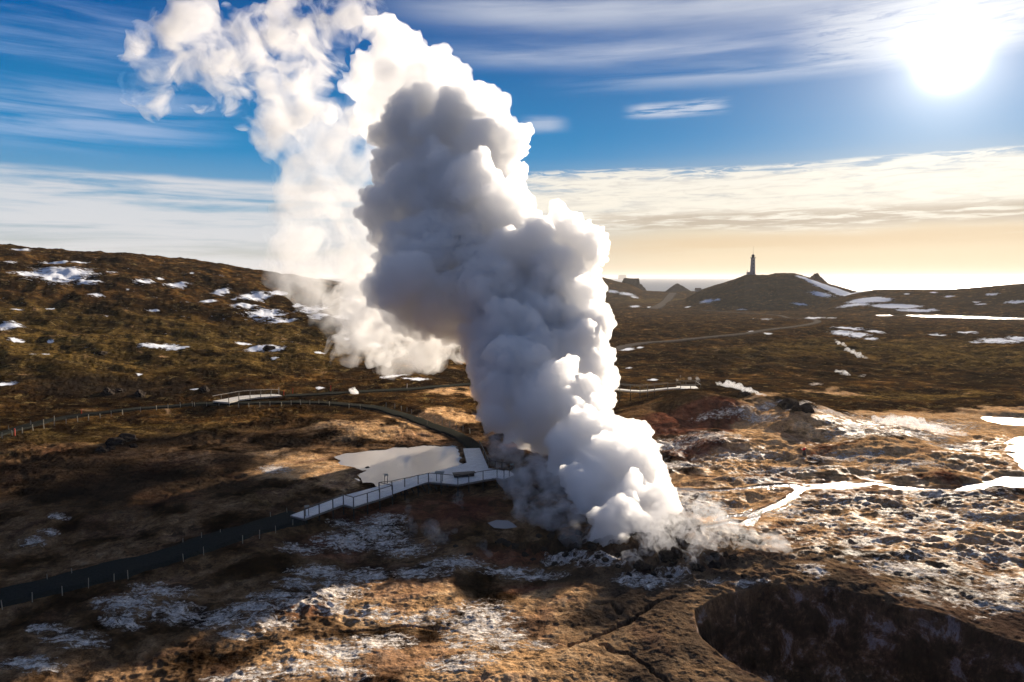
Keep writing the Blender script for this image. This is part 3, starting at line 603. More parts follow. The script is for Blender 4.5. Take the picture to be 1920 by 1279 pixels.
def bloom(balls, n1, f1, n2, f2, dmin=0.0):
    """puffs upon puffs: smaller balls over the skin of the larger"""
    out = list(balls)
    def over(b, n, f):
        res = []
        for _ in range(n):
            z = rnd.uniform(-1, 1); a = rnd.uniform(0, 6.283); q = math.sqrt(1-z*z)
            r = b[3]*f*rnd.choice((0.45, 0.7, 0.9, 1.1, 1.5))*rnd.uniform(0.85, 1.15); k = b[3]*rnd.uniform(0.86, 1.0)
            res.append((b[0]+k*q*math.cos(a), b[1]+k*q*math.sin(a), b[2]+k*z, r))
        return res
    lvl = []
    for b in balls: lvl += over(b, n1, f1)
    out += lvl
    for b in lvl:
        if n2: out += over(b, n2, f2)
    return out
PLUME_D = [(1060, 65.5), (1000, 72), (900, 87), (820, 98), (700, 114), (600, 128), (500, 140), (400, 150), (250, 165), (60, 178)]
def pd(py): return float(np.interp(py, [q[0] for q in PLUME_D][::-1], [q[1] for q in PLUME_D][::-1]))
MAIN = [(1168,1052,20,0),(1160,1030,30,0),(1150,1005,46,0),(1175,985,52,-1),(1190,950,62,0),(1130,960,50,1),(1150,900,98,0),(1195,880,56,-2),(1120,840,78,-1),(1080,850,52,-2),(1175,830,44,0),(1215,900,38,-1),
  (1060,800,50,3),(1100,760,52,0),(1110,700,40,0),(1100,790,46,-1),(1030,760,84,2),(960,740,72,4),(930,690,58,4),(900,650,36,6),(1000,690,90,3),(1085,650,62,0),
  (1095,580,38,0),(1000,620,100,3),(1060,560,62,-2),(1040,480,76,0),(1080,500,46,0),(1000,440,40,-3),(1085,450,36,2),(940,640,70,2),(940,560,110,3),(850,580,70,6),(800,545,88,5),(770,480,66,6),(840,480,105,3),(930,470,90,0),
  (745,400,56,6),(790,370,86,4),(870,380,100,0),(950,380,46,-2),(740,320,44,6),(800,290,72,4),(890,310,80,0),(930,270,54,-4),(965,280,20,0),(780,240,60,4),(860,240,60,-3),(920,230,40,0),(820,200,60,3),(890,200,50,4),
  (925,185,24,6),(760,180,80,8),(755,120,60,8),(770,85,28,8),(690,155,38,10),(720,210,50,10),(820,140,34,8),(700,120,30,10),(880,170,26,8)]
balls = []
for x, y, rp, dz in MAIN:
    D = pd(y)+dz*0.9; c_ = at(x, y, D); balls.append((c_[0], c_[1], c_[2]+CAM_H, rp*D/FPX*0.88))
dense = [b for b, q in zip(balls, MAIN) if q[1] > 610]; upper = [b for b, q in zip(balls, MAIN) if 230 < q[1] <= 640]; soft = [b for b, q in zip(balls, MAIN) if q[1] <= 250]
M_STEAM = vapour('steam', 1.1, (0.998, 0.998, 0.998), 0.5)
M_STEAM1 = vapour('rising_steam', 0.78, (0.998, 0.998, 0.998), 0.5)
M_STEAM2 = vapour('thinner_steam', 0.22, (0.998, 0.998, 0.998), 0.5)
plume = bpy.data.objects.new('steam_plume', None); col.objects.link(plume)
label(plume, 'towering dense white steam plume bursting from the rubble ringed vent', 'steam plume')
hull('billowing_column', bloom(dense, 16, 0.36, 8, 0.42), 0.21, [(0.8, 4.2, 'billow'), (0.55, 1.6, 'billow'), (0.22, 0.7, 'billow')], M_STEAM, 3, 0, plume)
hull('rising_column', bloom(upper, 20, 0.36, 9, 0.42), 0.28, [(1.2, 6.0, 'billow'), (0.7, 2.2, 'billow'), (0.3, 1.0, 'fbm')], M_STEAM1, 4, 0, plume)
hull('crown', bloom(soft, 14, 0.38, 7, 0.45), 0.45, [(2.2, 7.0, 'fbm'), (1.0, 2.6, 'billow')], M_STEAM2, 8, 1, plume)
def wisp(name, lst, m, vox, disp, seed, n1=10, f1=0.45, n2=3, f2=0.5, parent=None, push=1.0):
    B = []
    for x, y, rp, D in lst:
        c_ = at(x, y, D*push); B.append((c_[0], c_[1], c_[2]+CAM_H, rp*D*push/FPX))
    return hull(name, bloom(B, n1, f1, n2, f2), vox, disp, m, seed, 1, parent)
M_W1 = vapour('drifting_steam', 0.16, noise=(0.095, 0.47, 0.60, 9, 0.8))
M_W2 = vapour('hanging_steam', 0.085, noise=(0.08, 0.42, 0.62, 9, 1.2))
M_W3 = vapour('low_steam', 0.24, noise=(0.16, 0.43, 0.60, 9, 1.2))
w1 = wisp('drifting_steam', [(265,70,20,190),(250,150,30,190),(290,140,46,190),(340,80,50,188),(410,60,36,188),(350,150,40,186),(480,40,30,186),(310,100,44,188),(370,60,40,186),(380,130,50,186),(440,110,54,184),(450,170,30,184),(500,70,44,182),(520,130,50,182),(560,30,50,180),(580,100,54,180),(620,20,50,180),(640,80,40,180),(665,20,34,180),(560,170,44,180),(600,160,40,178),(500,210,34,180),(470,220,30,180)], M_W1, 0.8, [(4.0, 16.0, 'fbm'), (2.0, 5.0, 'fbm')], 12, push=1.08)
label(w1, 'ragged torn white steam drifting at the upper left of the tall plume', 'steam')
w2 = wisp('hanging_steam', [(560,230,60,180),(630,240,70,178),(500,235,40,180),(600,300,60,178),(660,320,70,176),(620,380,70,178),(670,430,80,178),(610,460,70,182),(560,420,50,184),(650,510,70,182),(560,500,60,186),(690,540,60,180),(720,470,50,176),(690,240,50,176)], M_W2, 1.1, [(6.0, 18.0, 'fbm'), (2.6, 5.0, 'fbm')], 22, push=1.1)
label(w2, 'thin pale curtain of steam hanging behind the left flank of the tall plume', 'steam')
w3 = wisp('low_steam', [(680,590,44,150),(700,640,46,148),(740,600,60,146),(760,660,34,144),(720,670,24,146),(800,640,50,142),(840,620,50,140),(860,650,30,140),(660,560,30,152),(640,590,18,152),(720,550,50,150)], M_W3, 0.6, [(3.4, 9.0, 'fbm'), (1.6, 3.2, 'fbm')], 32, push=1.06)
label(w3, 'sunlit cream steam bank low on the left of the tall plume above the heath', 'steam')
M_W4 = vapour('ground_steam', 0.27, noise=(0.36, 0.42, 0.60, 6))
w4 = wisp('ground_steam', [(960,850,34,100),(1000,900,44,90),(1030,950,46,82),(1055,980,38,76),(1000,965,32,78),(940,815,26,104),(985,930,30,86),(905,775,16,110),(1080,1010,24,70)], M_W4, 0.35, [(1.3, 4.0, 'fbm'), (0.6, 1.5, 'fbm')], 42)
label(w4, 'soft steam rolling low between the viewing deck end and the plume foot', 'steam')
M_W5 = vapour('mist', 0.55, noise=(0.95, 0.46, 0.58, 7, 1.6))
w5 = wisp('mist', [(1215,1015,30,66),(1235,965,30,70),(1250,1035,26,65),(1275,970,34,70),(1300,1005,30,68),(1290,1050,24,64),(1330,1015,26,67),(1350,985,24,70),(1390,1005,22,68),(1420,1015,18,67),(1445,1022,14,67),(1470,1028,9,66),(1330,1060,20,64),(1355,1072,14,63),(1380,1083,9,62.5),(1400,1090,5,62.5),(1190,1060,20,64),(1310,955,22,72),(1350,965,16,72),(1240,930,20,73)], M_W5, 0.25, [(1.1, 2.6, 'fbm'), (0.5, 1.0, 'fbm')], 52)
label(w5, 'bright backlit steam creeping over the dark rubble right of the plume foot', 'steam')
# ------------------------------------------------------------------ things
def thing(name, lab, cat, loc, rz=0, group=None):
    o = bpy.data.objects.new(name, None); col.objects.link(o); o.location = loc; o.rotation_euler = (0, 0, rz)
    return label(o, lab, cat, group)
class MB:
    def __init__(s): s.v = []; s.f = []
    def add(s, V, F): n = len(s.v); s.v += [tuple(v) for v in V]; s.f += [tuple(i+n for i in f) for f in F]; return s
    def box(s, c, d, rz=0.0, tilt=0.0):
        M = Matrix.Rotation(rz, 3, 'Z') @ Matrix.Rotation(tilt, 3, 'X'); V = []
        for sx, sy, sz in ((-1,-1,-1),(1,-1,-1),(1,1,-1),(-1,1,-1),(-1,-1,1),(1,-1,1),(1,1,1),(-1,1,1)):
            V.append(Vector(c)+M @ Vector((sx*d[0]/2, sy*d[1]/2, sz*d[2]/2)))
        return s.add(V, [(0,3,2,1),(4,5,6,7),(0,1,5,4),(1,2,6,5),(2,3,7,6),(3,0,4,7)])
    def beam(s, a, b, w, h=None):
        """a rectangular bar from a to b"""
        a, b = Vector(a), Vector(b); h = h or w; t = (b-a).normalized(); up = Vector((0, 0, 1)) if abs(t.z) < 0.9 else Vector((1, 0, 0))
        sd_ = t.cross(up).normalized(); u = sd_.cross(t).normalized(); V = []
        for p in (a, b):
            for q, r_ in ((-1,-1),(1,-1),(1,1),(-1,1)): V.append(p+sd_*q*w/2+u*r_*h/2)
        return s.add(V, [(0,1,2,3),(7,6,5,4),(0,4,5,1),(1,5,6,2),(2,6,7,3),(3,7,4,0)])
    def lathe(s, prof, n=24, c=(0, 0)):
        V = [(c[0]+r*math.cos(2*math.pi*i/n), c[1]+r*math.sin(2*math.pi*i/n), z) for r, z in prof for i in range(n)]
        F = [(k*n+i, k*n+(i+1) % n, (k+1)*n+(i+1) % n, (k+1)*n+i) for k in range(len(prof)-1) for i in range(n)]
        F += [tuple(range(n-1, -1, -1)), tuple((len(prof)-1)*n+i for i in range(n))]; return s.add(V, F)
    def build(s, name, m, parent=None, bevel=0.0, kind=None):
        me = bpy.data.meshes.new(name); me.from_pydata(s.v, [], s.f); me.materials.append(m); me.update()
        o = bpy.data.objects.new(name, me); col.objects.link(o); o.parent = parent
        if bevel: b = o.modifiers.new('b', 'BEVEL'); b.width = bevel; b.segments = 2
        if kind: o['kind'] = kind
        return o
def copy_tree(o, parent=None):
    c_ = o.copy(); col.objects.link(c_); c_.parent = parent
    for ch in list(o.children): copy_tree(ch, c_)
    return c_
def atz(px, py, z): return Vector((*flat(px, py, z), z))
def gnd(px, py): return Vector(ground(px, py, hgrid))
def plank_mat(name, c1, c2, ang, rough=0.55):
    m = bpy.data.materials.new(name); m.use_nodes = True; N = NT(m.node_tree); b = m.node_tree.nodes['Principled BSDF']
    P_ = N.node('ShaderNodeNewGeometry').outputs['Position']
    mp = N.node('ShaderNodeMapping'); N.l.new(P_, mp.inputs[0]); mp.inputs['Rotation'].default_value = (0, 0, ang)
    w = N.node('ShaderNodeTexWave'); w.inputs['Scale'].default_value = 2.2; w.inputs['Distortion'].default_value = 0.0; N.l.new(mp.outputs[0], w.inputs['Vector'])
    n1 = N.noise(N.scalev(mp.outputs[0], (6, 1, 1)), 0.9, 3, 0.6); cc = N.mix(N.rng(n1, 0.3, 0.7), c1, c2)
    N.l.new(N.mix(N.rng(w.outputs[1], 0.02, 0.10, 0.55, 0.0), cc, (0.05, 0.045, 0.04)), b.inputs['Base Color'])
    N.l.new(N.rng(N.noise(P_, 1.1, 4, 0.6), 0.35, 0.65, rough-0.2, rough+0.25), b.inputs['Roughness']); return m
M_DECK = plank_mat('weathered_planks', (0.60, 0.57, 0.53), (0.78, 0.76, 0.73), R(60))
M_DECK2 = plank_mat('pale_planks', (0.50, 0.46, 0.40), (0.66, 0.62, 0.55), R(60))
M_FASCIA = mat('edge_board', (0.20, 0.18, 0.155), 0.75, 0.3, noise=0.2, nscale=3)
M_POST = mat('grey_timber', (0.10, 0.088, 0.072), 0.65, 0.35, noise=0.25, nscale=4)
M_LEGW = mat('dark_timber', (0.05, 0.046, 0.042), 0.85, 0.2, noise=0.3, nscale=4)
M_PANEL = mat('panel_face', (0.10, 0.13, 0.13), 0.35, 0.5, noise=0.2, nscale=6)
M_BENCH = mat('bench_wood', (0.16, 0.12, 0.085), 0.7, 0.3, noise=0.3, nscale=3, stretch=(1, 6, 1))
M_STAKE = mat('stake_wood', (0.40, 0.36, 0.28), 0.8, 0.2, noise=0.3, nscale=9)
M_STAKER = mat('red_painted_stake', (0.50, 0.06, 0.03), 0.6, 0.3, noise=0.2, nscale=9)
M_YEL = mat('yellow_paint', (0.75, 0.42, 0.03), 0.5, 0.4, noise=0.15, nscale=5)
M_RED = mat('red_cloth', (0.75, 0.02, 0.015), 0.6, 0.3, noise=0.15, nscale=5)
M_WHITE = mat('white_render', (0.42, 0.39, 0.38), 0.8, 0.2, noise=0.08, nscale=0.6)
M_DARKM = mat('dark_metal', (0.035, 0.032, 0.030), 0.5, 0.5, noise=0.2, nscale=3)
M_ROOF = mat('roof_sheet', (0.10, 0.055, 0.04), 0.6, 0.4, noise=0.2, nscale=2)
M_GLASS = mat('window_glass', (0.02, 0.025, 0.03), 0.08, 0.6, noise=0.1, nscale=1)
M_ROCK = mat('lava_rock', (0.040, 0.032, 0.026), 0.85, 0.3, noise=0.5, nscale=2.2, bump=0.12)
M_ROCKB = mat('coastal_rock', (0.060, 0.047, 0.036), 0.9, 0.2, noise=0.4, nscale=0.12, bump=1.0)

# --- the viewing deck by the big vent: outline given by where its corners stand
DK = [(545,966,.48),(571,972,.48),(644,945,.8),(663,950,.8),(736,927,1.0),(716,921,1.0),(737,918,1.05),(803.5,903,1.25),(858.6,908,1.3),(906.5,899,1.3),(933,895.5,1.3),(945,898,1.3),(964,890,1.3),(957,883,1.3),(916,878,1.3),(899.4,840,.75),(868.7,841,.75),(875.4,867.4,1.25),(866,871,1.25),(790,890.5,1.15),(645,929,.8)]
DKP = [atz(*p) for p in DK]
deck = thing('viewing_deck', 'long pale timber boardwalk deck with grey railings beside the pond and the tall plume', 'boardwalk', gnd(760, 915))
def slab(name, pts, th, m, parent, off=Vector((0, 0, 0))):
    bm = bmesh.new(); t = [bm.verts.new(p+off) for p in pts]; b_ = [bm.verts.new(p+off-Vector((0, 0, th))) for p in pts]; n = len(pts)
    bm.normal_update()
    f1 = bm.faces.new(t); f2 = bm.faces.new(b_[::-1])
    for i in range(n): bm.faces.new((t[i], b_[i], b_[(i+1) % n], t[(i+1) % n]))
    bmesh.ops.triangulate(bm, faces=[f1, f2]); bmesh.ops.recalc_face_normals(bm, faces=bm.faces)
    me = bpy.data.meshes.new(name); bm.to_mesh(me); bm.free(); me.materials.append(m); o = bpy.data.objects.new(name, me); col.objects.link(o)
    o.parent = parent; o.matrix_parent_inverse = parent.matrix_world.inverted() if parent else Matrix(); return o
def keep(o, parent):
    o.parent = parent; o.matrix_parent_inverse = Matrix.Translation(-Vector(parent.location)); return o
o = slab('deck_boards', DKP, 0.07, M_DECK, None); keep(o, deck)
mb = MB()
ctr = sum(DKP, Vector())/len(DKP)
for i in range(len(DKP)):
    a, b = DKP[i], DKP[(i+1) % len(DKP)]; t = (b-a).normalized(); out_ = Vector((t.y, -t.x, 0))*0.035
    mb.beam(a+out_-Vector((0, 0, 0.17)), b+out_-Vector((0, 0, 0.17)), 0.06, 0.20)
keep(mb.build('edge_board', M_FASCIA), deck)
mb = MB(); K = DKP                                   # joists under the boards
for i in range(24):
    t = (i+0.5)/24; a = K[0].lerp(K[18], t)*0+K[20].lerp(K[17], t); b = K[2].lerp(K[9], t); mb.beam(a-Vector((0, 0, .2)), b-Vector((0, 0, .2)), 0.07, 0.2)
keep(mb.build('joist', M_LEGW), deck)
def post(p, top=1.12, w=0.11, parent=deck, m=M_POST, mleg=M_LEGW):
    g = hn(p.x, p.y); mb = MB().beam(p+Vector((0, 0, -0.05)), p+Vector((0, 0, top)), w, w); keep(mb.build('post', m), parent)
    if p.z-g > 0.35: keep(MB().beam(Vector((p.x, p.y, g-0.3)), p+Vector((0, 0, -0.28)), w*1.3, w*1.3).build('leg', mleg), parent)
def rail(pts, parent=deck, top=1.12, mid=True, w=0.13, m=M_POST):
    mb = MB()
    for a, b in zip(pts[:-1], pts[1:]):
        mb.beam(a+Vector((0, 0, top+0.03)), b+Vector((0, 0, top+0.03)), w, 0.06)
    keep(mb.build('handrail', m), parent)
nearA = [(571,972,.48),(598.7,962,.6),(624.3,953,.72),(644,945,.8)]
bump_ = [(644,945,.8),(663,950,.8),(689,942,.88),(712,934.5,.95),(736,927,1.0)]
back_ = [(736,927,1.0),(711,921,1.0)]
nearB = [(711,921,1.0),(735,918.3,1.05),(759,913,1.12),(784,907.5,1.2),(803.5,903,1.25),(827,905,1.28),(858.6,908,1.3),(879,904,1.3),(905.8,899,1.3),(932,895.5,1.3),(945,898,1.3),(955,893.5,1.3),(964,890,1.3)]
farE = [(964,890,1.3),(957,884,1.3),(941,882,1.3),(928.6,880,1.3),(916,878,1.3)]
rampF = [(916,878,1.3),(912,868.5,1.15),(908,859,1.02),(904,850,.88),(899.4,840,.75)]
done = set()
for line in (nearA, bump_, back_, nearB, farE, rampF):
    P_ = [atz(*p) for p in line]; rail(P_)
    for p in P_:
        k = (round(p.x, 1), round(p.y, 1))
        if k not in done: done.add(k); post(p)
def info_panel(p, z, rz, w, lab, tilt=-0.9, top=1.05):
    t = thing('info_panel', lab, 'sign', (p.x, p.y, z), rz, 'information panels on the viewing deck')
    MB().box((0, 0, top+0.12), (w, 0.75 if w > 1 else 0.55, 0.05), 0, tilt+math.pi/2-0.5).build('panel', M_PANEL, t, 0.01)
    for s in (-1, 1): MB().box((s*w*0.32, 0.05, top/2), (0.07, 0.07, top)).build('leg', M_DARKM, t)
    return t
p = atz(576, 968, .5); info_panel(p, p.z, R(20), 0.55, 'small dark information panel at the lower left end of the viewing deck')
p = atz(724, 906.5, 1.0); info_panel(p, p.z, R(15), 0.55, 'small dark information panel on the pond side of the viewing deck')
p = atz(824, 902.5, 1.26); info_panel(p, p.z, R(-8), 1.25, 'large tilted grey green information panel at the rail near the bench')
p = atz(960.5, 886.5, 1.3); info_panel(p, p.z, R(-60), 0.6, 'small information panel at the misty far corner of the viewing deck')
p = atz(870, 893, 1.3); bench = thing('bench', 'dark brown timber box bench standing in the middle of the viewing deck', 'bench', (p.x, p.y, 1.3), R(14))
MB().box((0, 0, 0.46), (3.05, 0.95, 0.08)).build('seat', M_BENCH, bench, 0.015)
MB().box((0, 0, 0.21), (2.7, 0.72, 0.42)).build('base', M_LEGW, bench, 0.01)
p = atz(899.4, 839, .75); y_ = thing('warning_sign', 'small yellow warning sign at the upper end of the deck ramp railing', 'sign', (p.x+0.1, p.y, p.z))
MB().box((0, 0, 0.85), (0.30, 0.04, 0.42)).build('panel', M_YEL, y_, 0.01); MB().box((0, 0.05, 0.45), (0.05, 0.05, 0.9)).build('post', M_DARKM, y_)

# --- the boardwalk on the red mound, right of the plume
def at3(px, py, D): q = at(px, py, D); return Vector((q[0], q[1], q[2]+CAM_H))
bw = thing('boardwalk', 'distant pale boardwalk with a railed platform on top of the red mound', 'boardwalk', (35, 146, hn(35, 146)))
F_ = [(1130,728),(1162,731),(1182,733),(1200,734),(1214,733),(1227,731.5),(1252,729),(1276,727.5)]
nearL = [at3(x, y, 146) for x, y in F_]; farL = [at3(x, y-1.4, 147.5) for x, y in F_]
for q in farL: q.z = nearL[farL.index(q)].z
keep(slab('deck_boards', nearL+farL[::-1], 0.25, M_DECK2, None), bw)
PF = [at3(1276,731,146), at3(1313.5,731,146)]; zz = (PF[0].z+PF[1].z)/2
PFb = [Vector((q.x+0.3, q.y+5.2, zz)) for q in PF]; PF = [Vector((q.x, q.y, zz)) for q in PF]
keep(slab('platform', [PF[0], PF[1], PFb[1], PFb[0]], 0.25, M_DECK2, None), bw)
rail(nearL, bw, 1.1, w=0.12); rail(farL[:-1], bw, 1.1, w=0.12); rail(PF, bw, 1.1, w=0.12); rail([PF[1], PFb[1], PFb[0]], bw, 1.1, w=0.12)
for q in nearL+farL[::2]+[PF[0].lerp(PF[1], .5), PF[1], PFb[1], PFb[0], PFb[0].lerp(PFb[1], .5)]: post(q, 1.1, 0.12, bw)
# --- the small boardwalk on the left
LD = [(399,752),(429,754.5),(448,749.5),(488,744.5),(529,742),(522,739.5),(509,739),(469,741),(448,743),(415,749)]
lb = thing('boardwalk', 'short curved sunlit boardwalk left of the plume where two dark paths meet', 'boardwalk', gnd(460, 750))
LP = [atz(x, y, 0.75) for x, y in LD]; keep(slab('deck_boards', LP, 0.3, M_DECK2, None), lb)
LR = [atz(x, y, 0.75) for x, y in [(399,752),(415,749),(448,743),(469,741),(489,740),(509,739),(522,739.5)]]; rail(LR, lb, 1.1, w=0.12, m=M_DECK2)
for q in LR[1:]: post(q, 1.1, 0.10, lb)
for x, y in [(429,754.5),(448,749.5),(469,747),(489,744.5),(508,743)]: post(atz(x, y, 0.75), 1.1, 0.12, lb)

# --- stakes along the paths
def stake_proto(h, w, m):
    mb = MB().box((0, 0, h/2-0.15), (w, w, h+0.3)); mb.add([(-w/2,-w/2,h),(w/2,-w/2,h),(w/2,w/2,h),(-w/2,w/2,h),(0,0,h+0.05)], [(0,1,4),(1,2,4),(2,3,4),(3,0,4)]); return mb.build('stake', m)
def stakes(lst, proto, lab, group, first=[]):
    for i, (x, y) in enumerate(lst):
        o = proto.copy(); col.objects.link(o); p = gnd(x, y); o.location = p; o.rotation_euler = (rnd.uniform(-.06, .06), rnd.uniform(-.06, .06), rnd.uniform(0, 3))
        s = rnd.uniform(0.85, 1.12); o.scale = (1, 1, s); label(o, lab, 'stake', group)
    bpy.data.objects.remove(proto)
stakes([(4.7,1143),(60.6,1129),(117,1117),(166,1103),(214,1091),(240,1086),(344,1053),(382,1041),(455,1019),(486.5,1010),(517,999.5),(549,987)], stake_proto(0.85, 0.055, M_STAKE), 'pale thin wooden stake on the near edge of the black gravel path in front', 'stakes on the near edge of the front path')
stakes([(89,1094),(135,1082),(343,1023),(378,1015),(413,1005),(507.5,974),(538.6,967)], stake_proto(0.85, 0.05, M_STAKE), 'pale thin wooden stake on the pond side edge of the black gravel path in front', 'stakes on the pond side of the front path')
stakes([(4,822),(23,816.5),(42,812),(62,807.5),(82.5,804),(102,798.7),(124,795),(145.6,791),(166,788),(188,784.5),(209,781),(230,777.7),(263.5,772),(293.5,769),(315,766),(338.5,763.7),(361,762),(365,762),(387.5,761.6),(410.6,761),(430,762),(447.5,764),(466.5,763.5),(487,763),(506,761.6),(527.7,761.6),(546,759.7),(563.7,759),(581,759),(598,758),(617.7,761),(654.5,765.7),(675.7,767),(724,764),(740,766),(753,770),(763,772.5),(771.6,776),(785,786),(801,799),(815.5,793),(829,797),(843,801),(856,805),(868,809),(881,813)],
       stake_proto(1.0, 0.10, M_STAKE), 'short wooden stake along the long dark path behind the pond', 'stakes along the path behind the pond')
stakes([(17,809),(58,799.5),(81.5,795),(102,790)], stake_proto(1.0, 0.10, M_STAKE), 'short wooden stake on the hill side of the path at the left edge', 'stakes on the hill side of the path')
stakes([(28,817),(153,779),(532,741.5),(549,738),(620,733)], stake_proto(1.2, 0.14, M_STAKER), 'short orange red painted stake beside the dark path on the left', 'orange red stakes beside the path')
stakes([(763,729.5),(523,738)], stake_proto(1.3, 0.12, M_WHITE), 'short white painted marker stake beside the forking path', 'white stakes beside the forking path')

# --- lighthouse on its hill
p = gnd(1411, 516.5); p = Vector((p.x, p.y, p.z)); pr = 1000.0; q = ground(1411, 513.5+0.0); d_ = ray(1411, 513.5); k = 1000/math.hypot(d_[0], d_[1]); LX, LY = d_[0]*k, d_[1]*k; LZ = hn(LX, LY)-0.5
lh = thing('lighthouse', 'tall white tapering lighthouse tower with dark lantern on the seaside hill', 'lighthouse', (LX, LY, LZ))
MB().lathe([(4.6,0),(4.6,1.2),(3.9,1.2),(3.7,4),(3.3,12),(2.95,20),(2.85,22.5)], 8).build('tower', M_WHITE, lh)
MB().lathe([(2.9,22.5),(3.6,23.0),(3.6,23.4),(2.2,23.45)], 16).build('gallery', M_WHITE, lh)
mb = MB()
for i in range(16):
    a = i*math.pi/8; mb.box((3.5*math.cos(a), 3.5*math.sin(a), 24.0), (0.12, 0.12, 1.2))
for zz_ in (24.0, 24.6): mb.lathe([(3.45,zz_-.05),(3.55,zz_-.05),(3.55,zz_+.05),(3.45,zz_+.05)], 16)
mb.build('gallery_rail', M_DARKM, lh)
la = MB().lathe([(1.9,23.45),(1.9,26.2)], 12).build('lantern', M_GLASS, lh); MB().lathe([(2.3,26.2),(2.2,26.6),(1.4,27.8),(0.4,28.5),(0.3,29.1)], 12).build('dome', M_DARKM, lh)
MB().lathe([(0.16,29.0),(0.12,33),(0.07,39.5)], 6).build('antenna', M_DARKM, lh)
MB().box((-5.6, 0, 1.9), (4.0, 4.2, 4.4)).build('annex', M_WHITE, lh); MB().box((-7.2, 0.5, 5.6), (0.3, 0.3, 3.0)).build('pole', M_DARKM, lh)
for i, z in enumerate((5, 10, 15, 19.5)): MB().box((-0.4, -3.75+z*0.045, z), (0.9, 0.25, 1.5)).build('window', M_GLASS, lh)
MB().box((0.0, -4.0, 2.4), (1.3, 0.3, 2.4)).build('door', M_ROOF, lh)
p = gnd(1309, 546.5); hs = thing('house', 'small white house with dark pitched roof at the foot of the lighthouse hill', 'house', p, R(12))
def gable(w, d, h, e, name, m, par, ov=0.0, z0=0):
    V = [(-w/2-ov,-d/2-ov,z0),(w/2+ov,-d/2-ov,z0),(w/2+ov,d/2+ov,z0),(-w/2-ov,d/2+ov,z0),(-w/2-ov,0,z0+e),(w/2+ov,0,z0+e)]
    return MB().add(V, [(0,1,5,4),(1,2,5),(2,3,4,5),(3,0,4),(0,3,2,1)]).build(name, m, par)
MB().box((0, 0, 1.6), (10, 7, 3.6)).build('wall', M_WHITE, hs); gable(10, 7, 0, 2.9, 'roof', M_ROOF, hs, 0.4, 3.42)
for x in (-3.2, 0.2, 3.2): MB().box((x, -3.52, 1.9), (1.1, 0.1, 1.2)).build('window', M_GLASS, hs)
MB().box((3.2, 0.4, 6.0), (0.8, 0.8, 1.6)).build('chimney', M_DARKM, hs)

# --- sea stacks and crags
def crag(name, loc, size, lab, seed, m=M_ROCKB, flat_top=0.0, sub=4, peak=0.0, rough=0.28):
    bm = bmesh.new(); bmesh.ops.create_icosphere(bm, subdivisions=sub, radius=1.0)
    v = np.array([x.co[:] for x in bm.verts]); F = [tuple(q.index for q in f.verts) for f in bm.faces]; bm.free()
    n = fbm3(v+seed*3.1, 0.9, 4, 0.55, seed); cell = np.round(fbm3(v+seed, 1.3, 2, 0.5, seed+4)*4)/4
    v = v*(1+rough*n+0.12*cell)[:, None]
    if flat_top: v = np.sign(v)*np.abs(v)**(1-0.45*flat_top); v[:, 2] = np.minimum(v[:, 2], 0.80+0.05*n)
    if peak: k_ = 1-peak*np.clip(v[:, 2], 0, 1); v[:, 0] *= k_; v[:, 1] *= k_
    v = v*np.array(size)
    me = bpy.data.meshes.new(name); me.from_pydata(v.tolist(), [], F); me.materials.append(m); me.update()
    o = bpy.data.objects.new(name, me); col.objects.link(o); o.location = loc; o['label'] = lab; return o
def far_at(px, py, r):
    d = ray(px, py); k = r/math.hypot(d[0], d[1]); return Vector((d[0]*k, d[1]*k, CAM_H+d[2]*k))
q = far_at(1167, 520.5, 14000); o = crag('sea_stack', (q.x, q.y, -12), (82, 70, 112), 'tiny pale flat topped island far out on the sea horizon', 3, flat_top=1.0, rough=0.08); o['category'] = 'island'
q = far_at(1183, 545, 1330); o = crag('crag', (q.x, q.y, q.z-1), (16.5, 14, 30), 'dark block shaped crag beside the sea, between plume and cone hill', 14, flat_top=0.9, rough=0.12); o['category'] = 'rock'
q = far_at(1201, 547, 1335); o = crag('crag', (q.x, q.y, q.z-2), (12, 12, 15), 'low dark shoulder of rock right of the block shaped crag', 9, peak=0.4); o['category'] = 'rock'
q = far_at(1271, 549, 1310); o = crag('crag', (q.x, q.y, q.z-3), (30, 26, 21), 'dark cone shaped crag beside the sea, left of the lighthouse hill', 5, peak=0.72, rough=0.14); o['category'] = 'rock'
q = far_at(1529, 528, 1090); o = crag('crag', (q.x, q.y, q.z-2), (14, 10, 13), 'jagged rock peeping over the right shoulder of the lighthouse hill', 7, peak=0.5); o['category'] = 'rock'

# --- boulders
def boulder_proto(k):
    bm = bmesh.new(); bmesh.ops.create_icosphere(bm, subdivisions=3, radius=1.0)
    v = np.array([x.co[:] for x in bm.verts]); F = [tuple(q.index for q in f.verts) for f in bm.faces]; bm.free()
    n = fbm3(v*1.2+k*7.7, 1.1, 4, 0.6, k); c_ = np.round(fbm3(v+k*3, 1.5, 2, 0.5, k+9)*3)/3
    v = v*(1+0.34*n+0.18*c_)[:, None]; me = bpy.data.meshes.new('boulder'); me.from_pydata(v.tolist(), [], F); me.materials.append(M_ROCK); me.update(); return me
BM = [boulder_proto(k) for k in range(6)]
def boulder(px, py, s, lab, group=None, hgt=0.8):
    p = gnd(px, py); o = bpy.data.objects.new('boulder', BM[rnd.randrange(6)]); col.objects.link(o)
    o.location = (p.x, p.y, p.z+s*0.12); o.scale = (s*rnd.uniform(.9, 1.5), s*rnd.uniform(.7, 1.1), s*hgt*rnd.uniform(.7, 1.2)); o.rotation_euler = (0, 0, rnd.uniform(0, 6.28))
    label(o, lab, 'boulder', group)
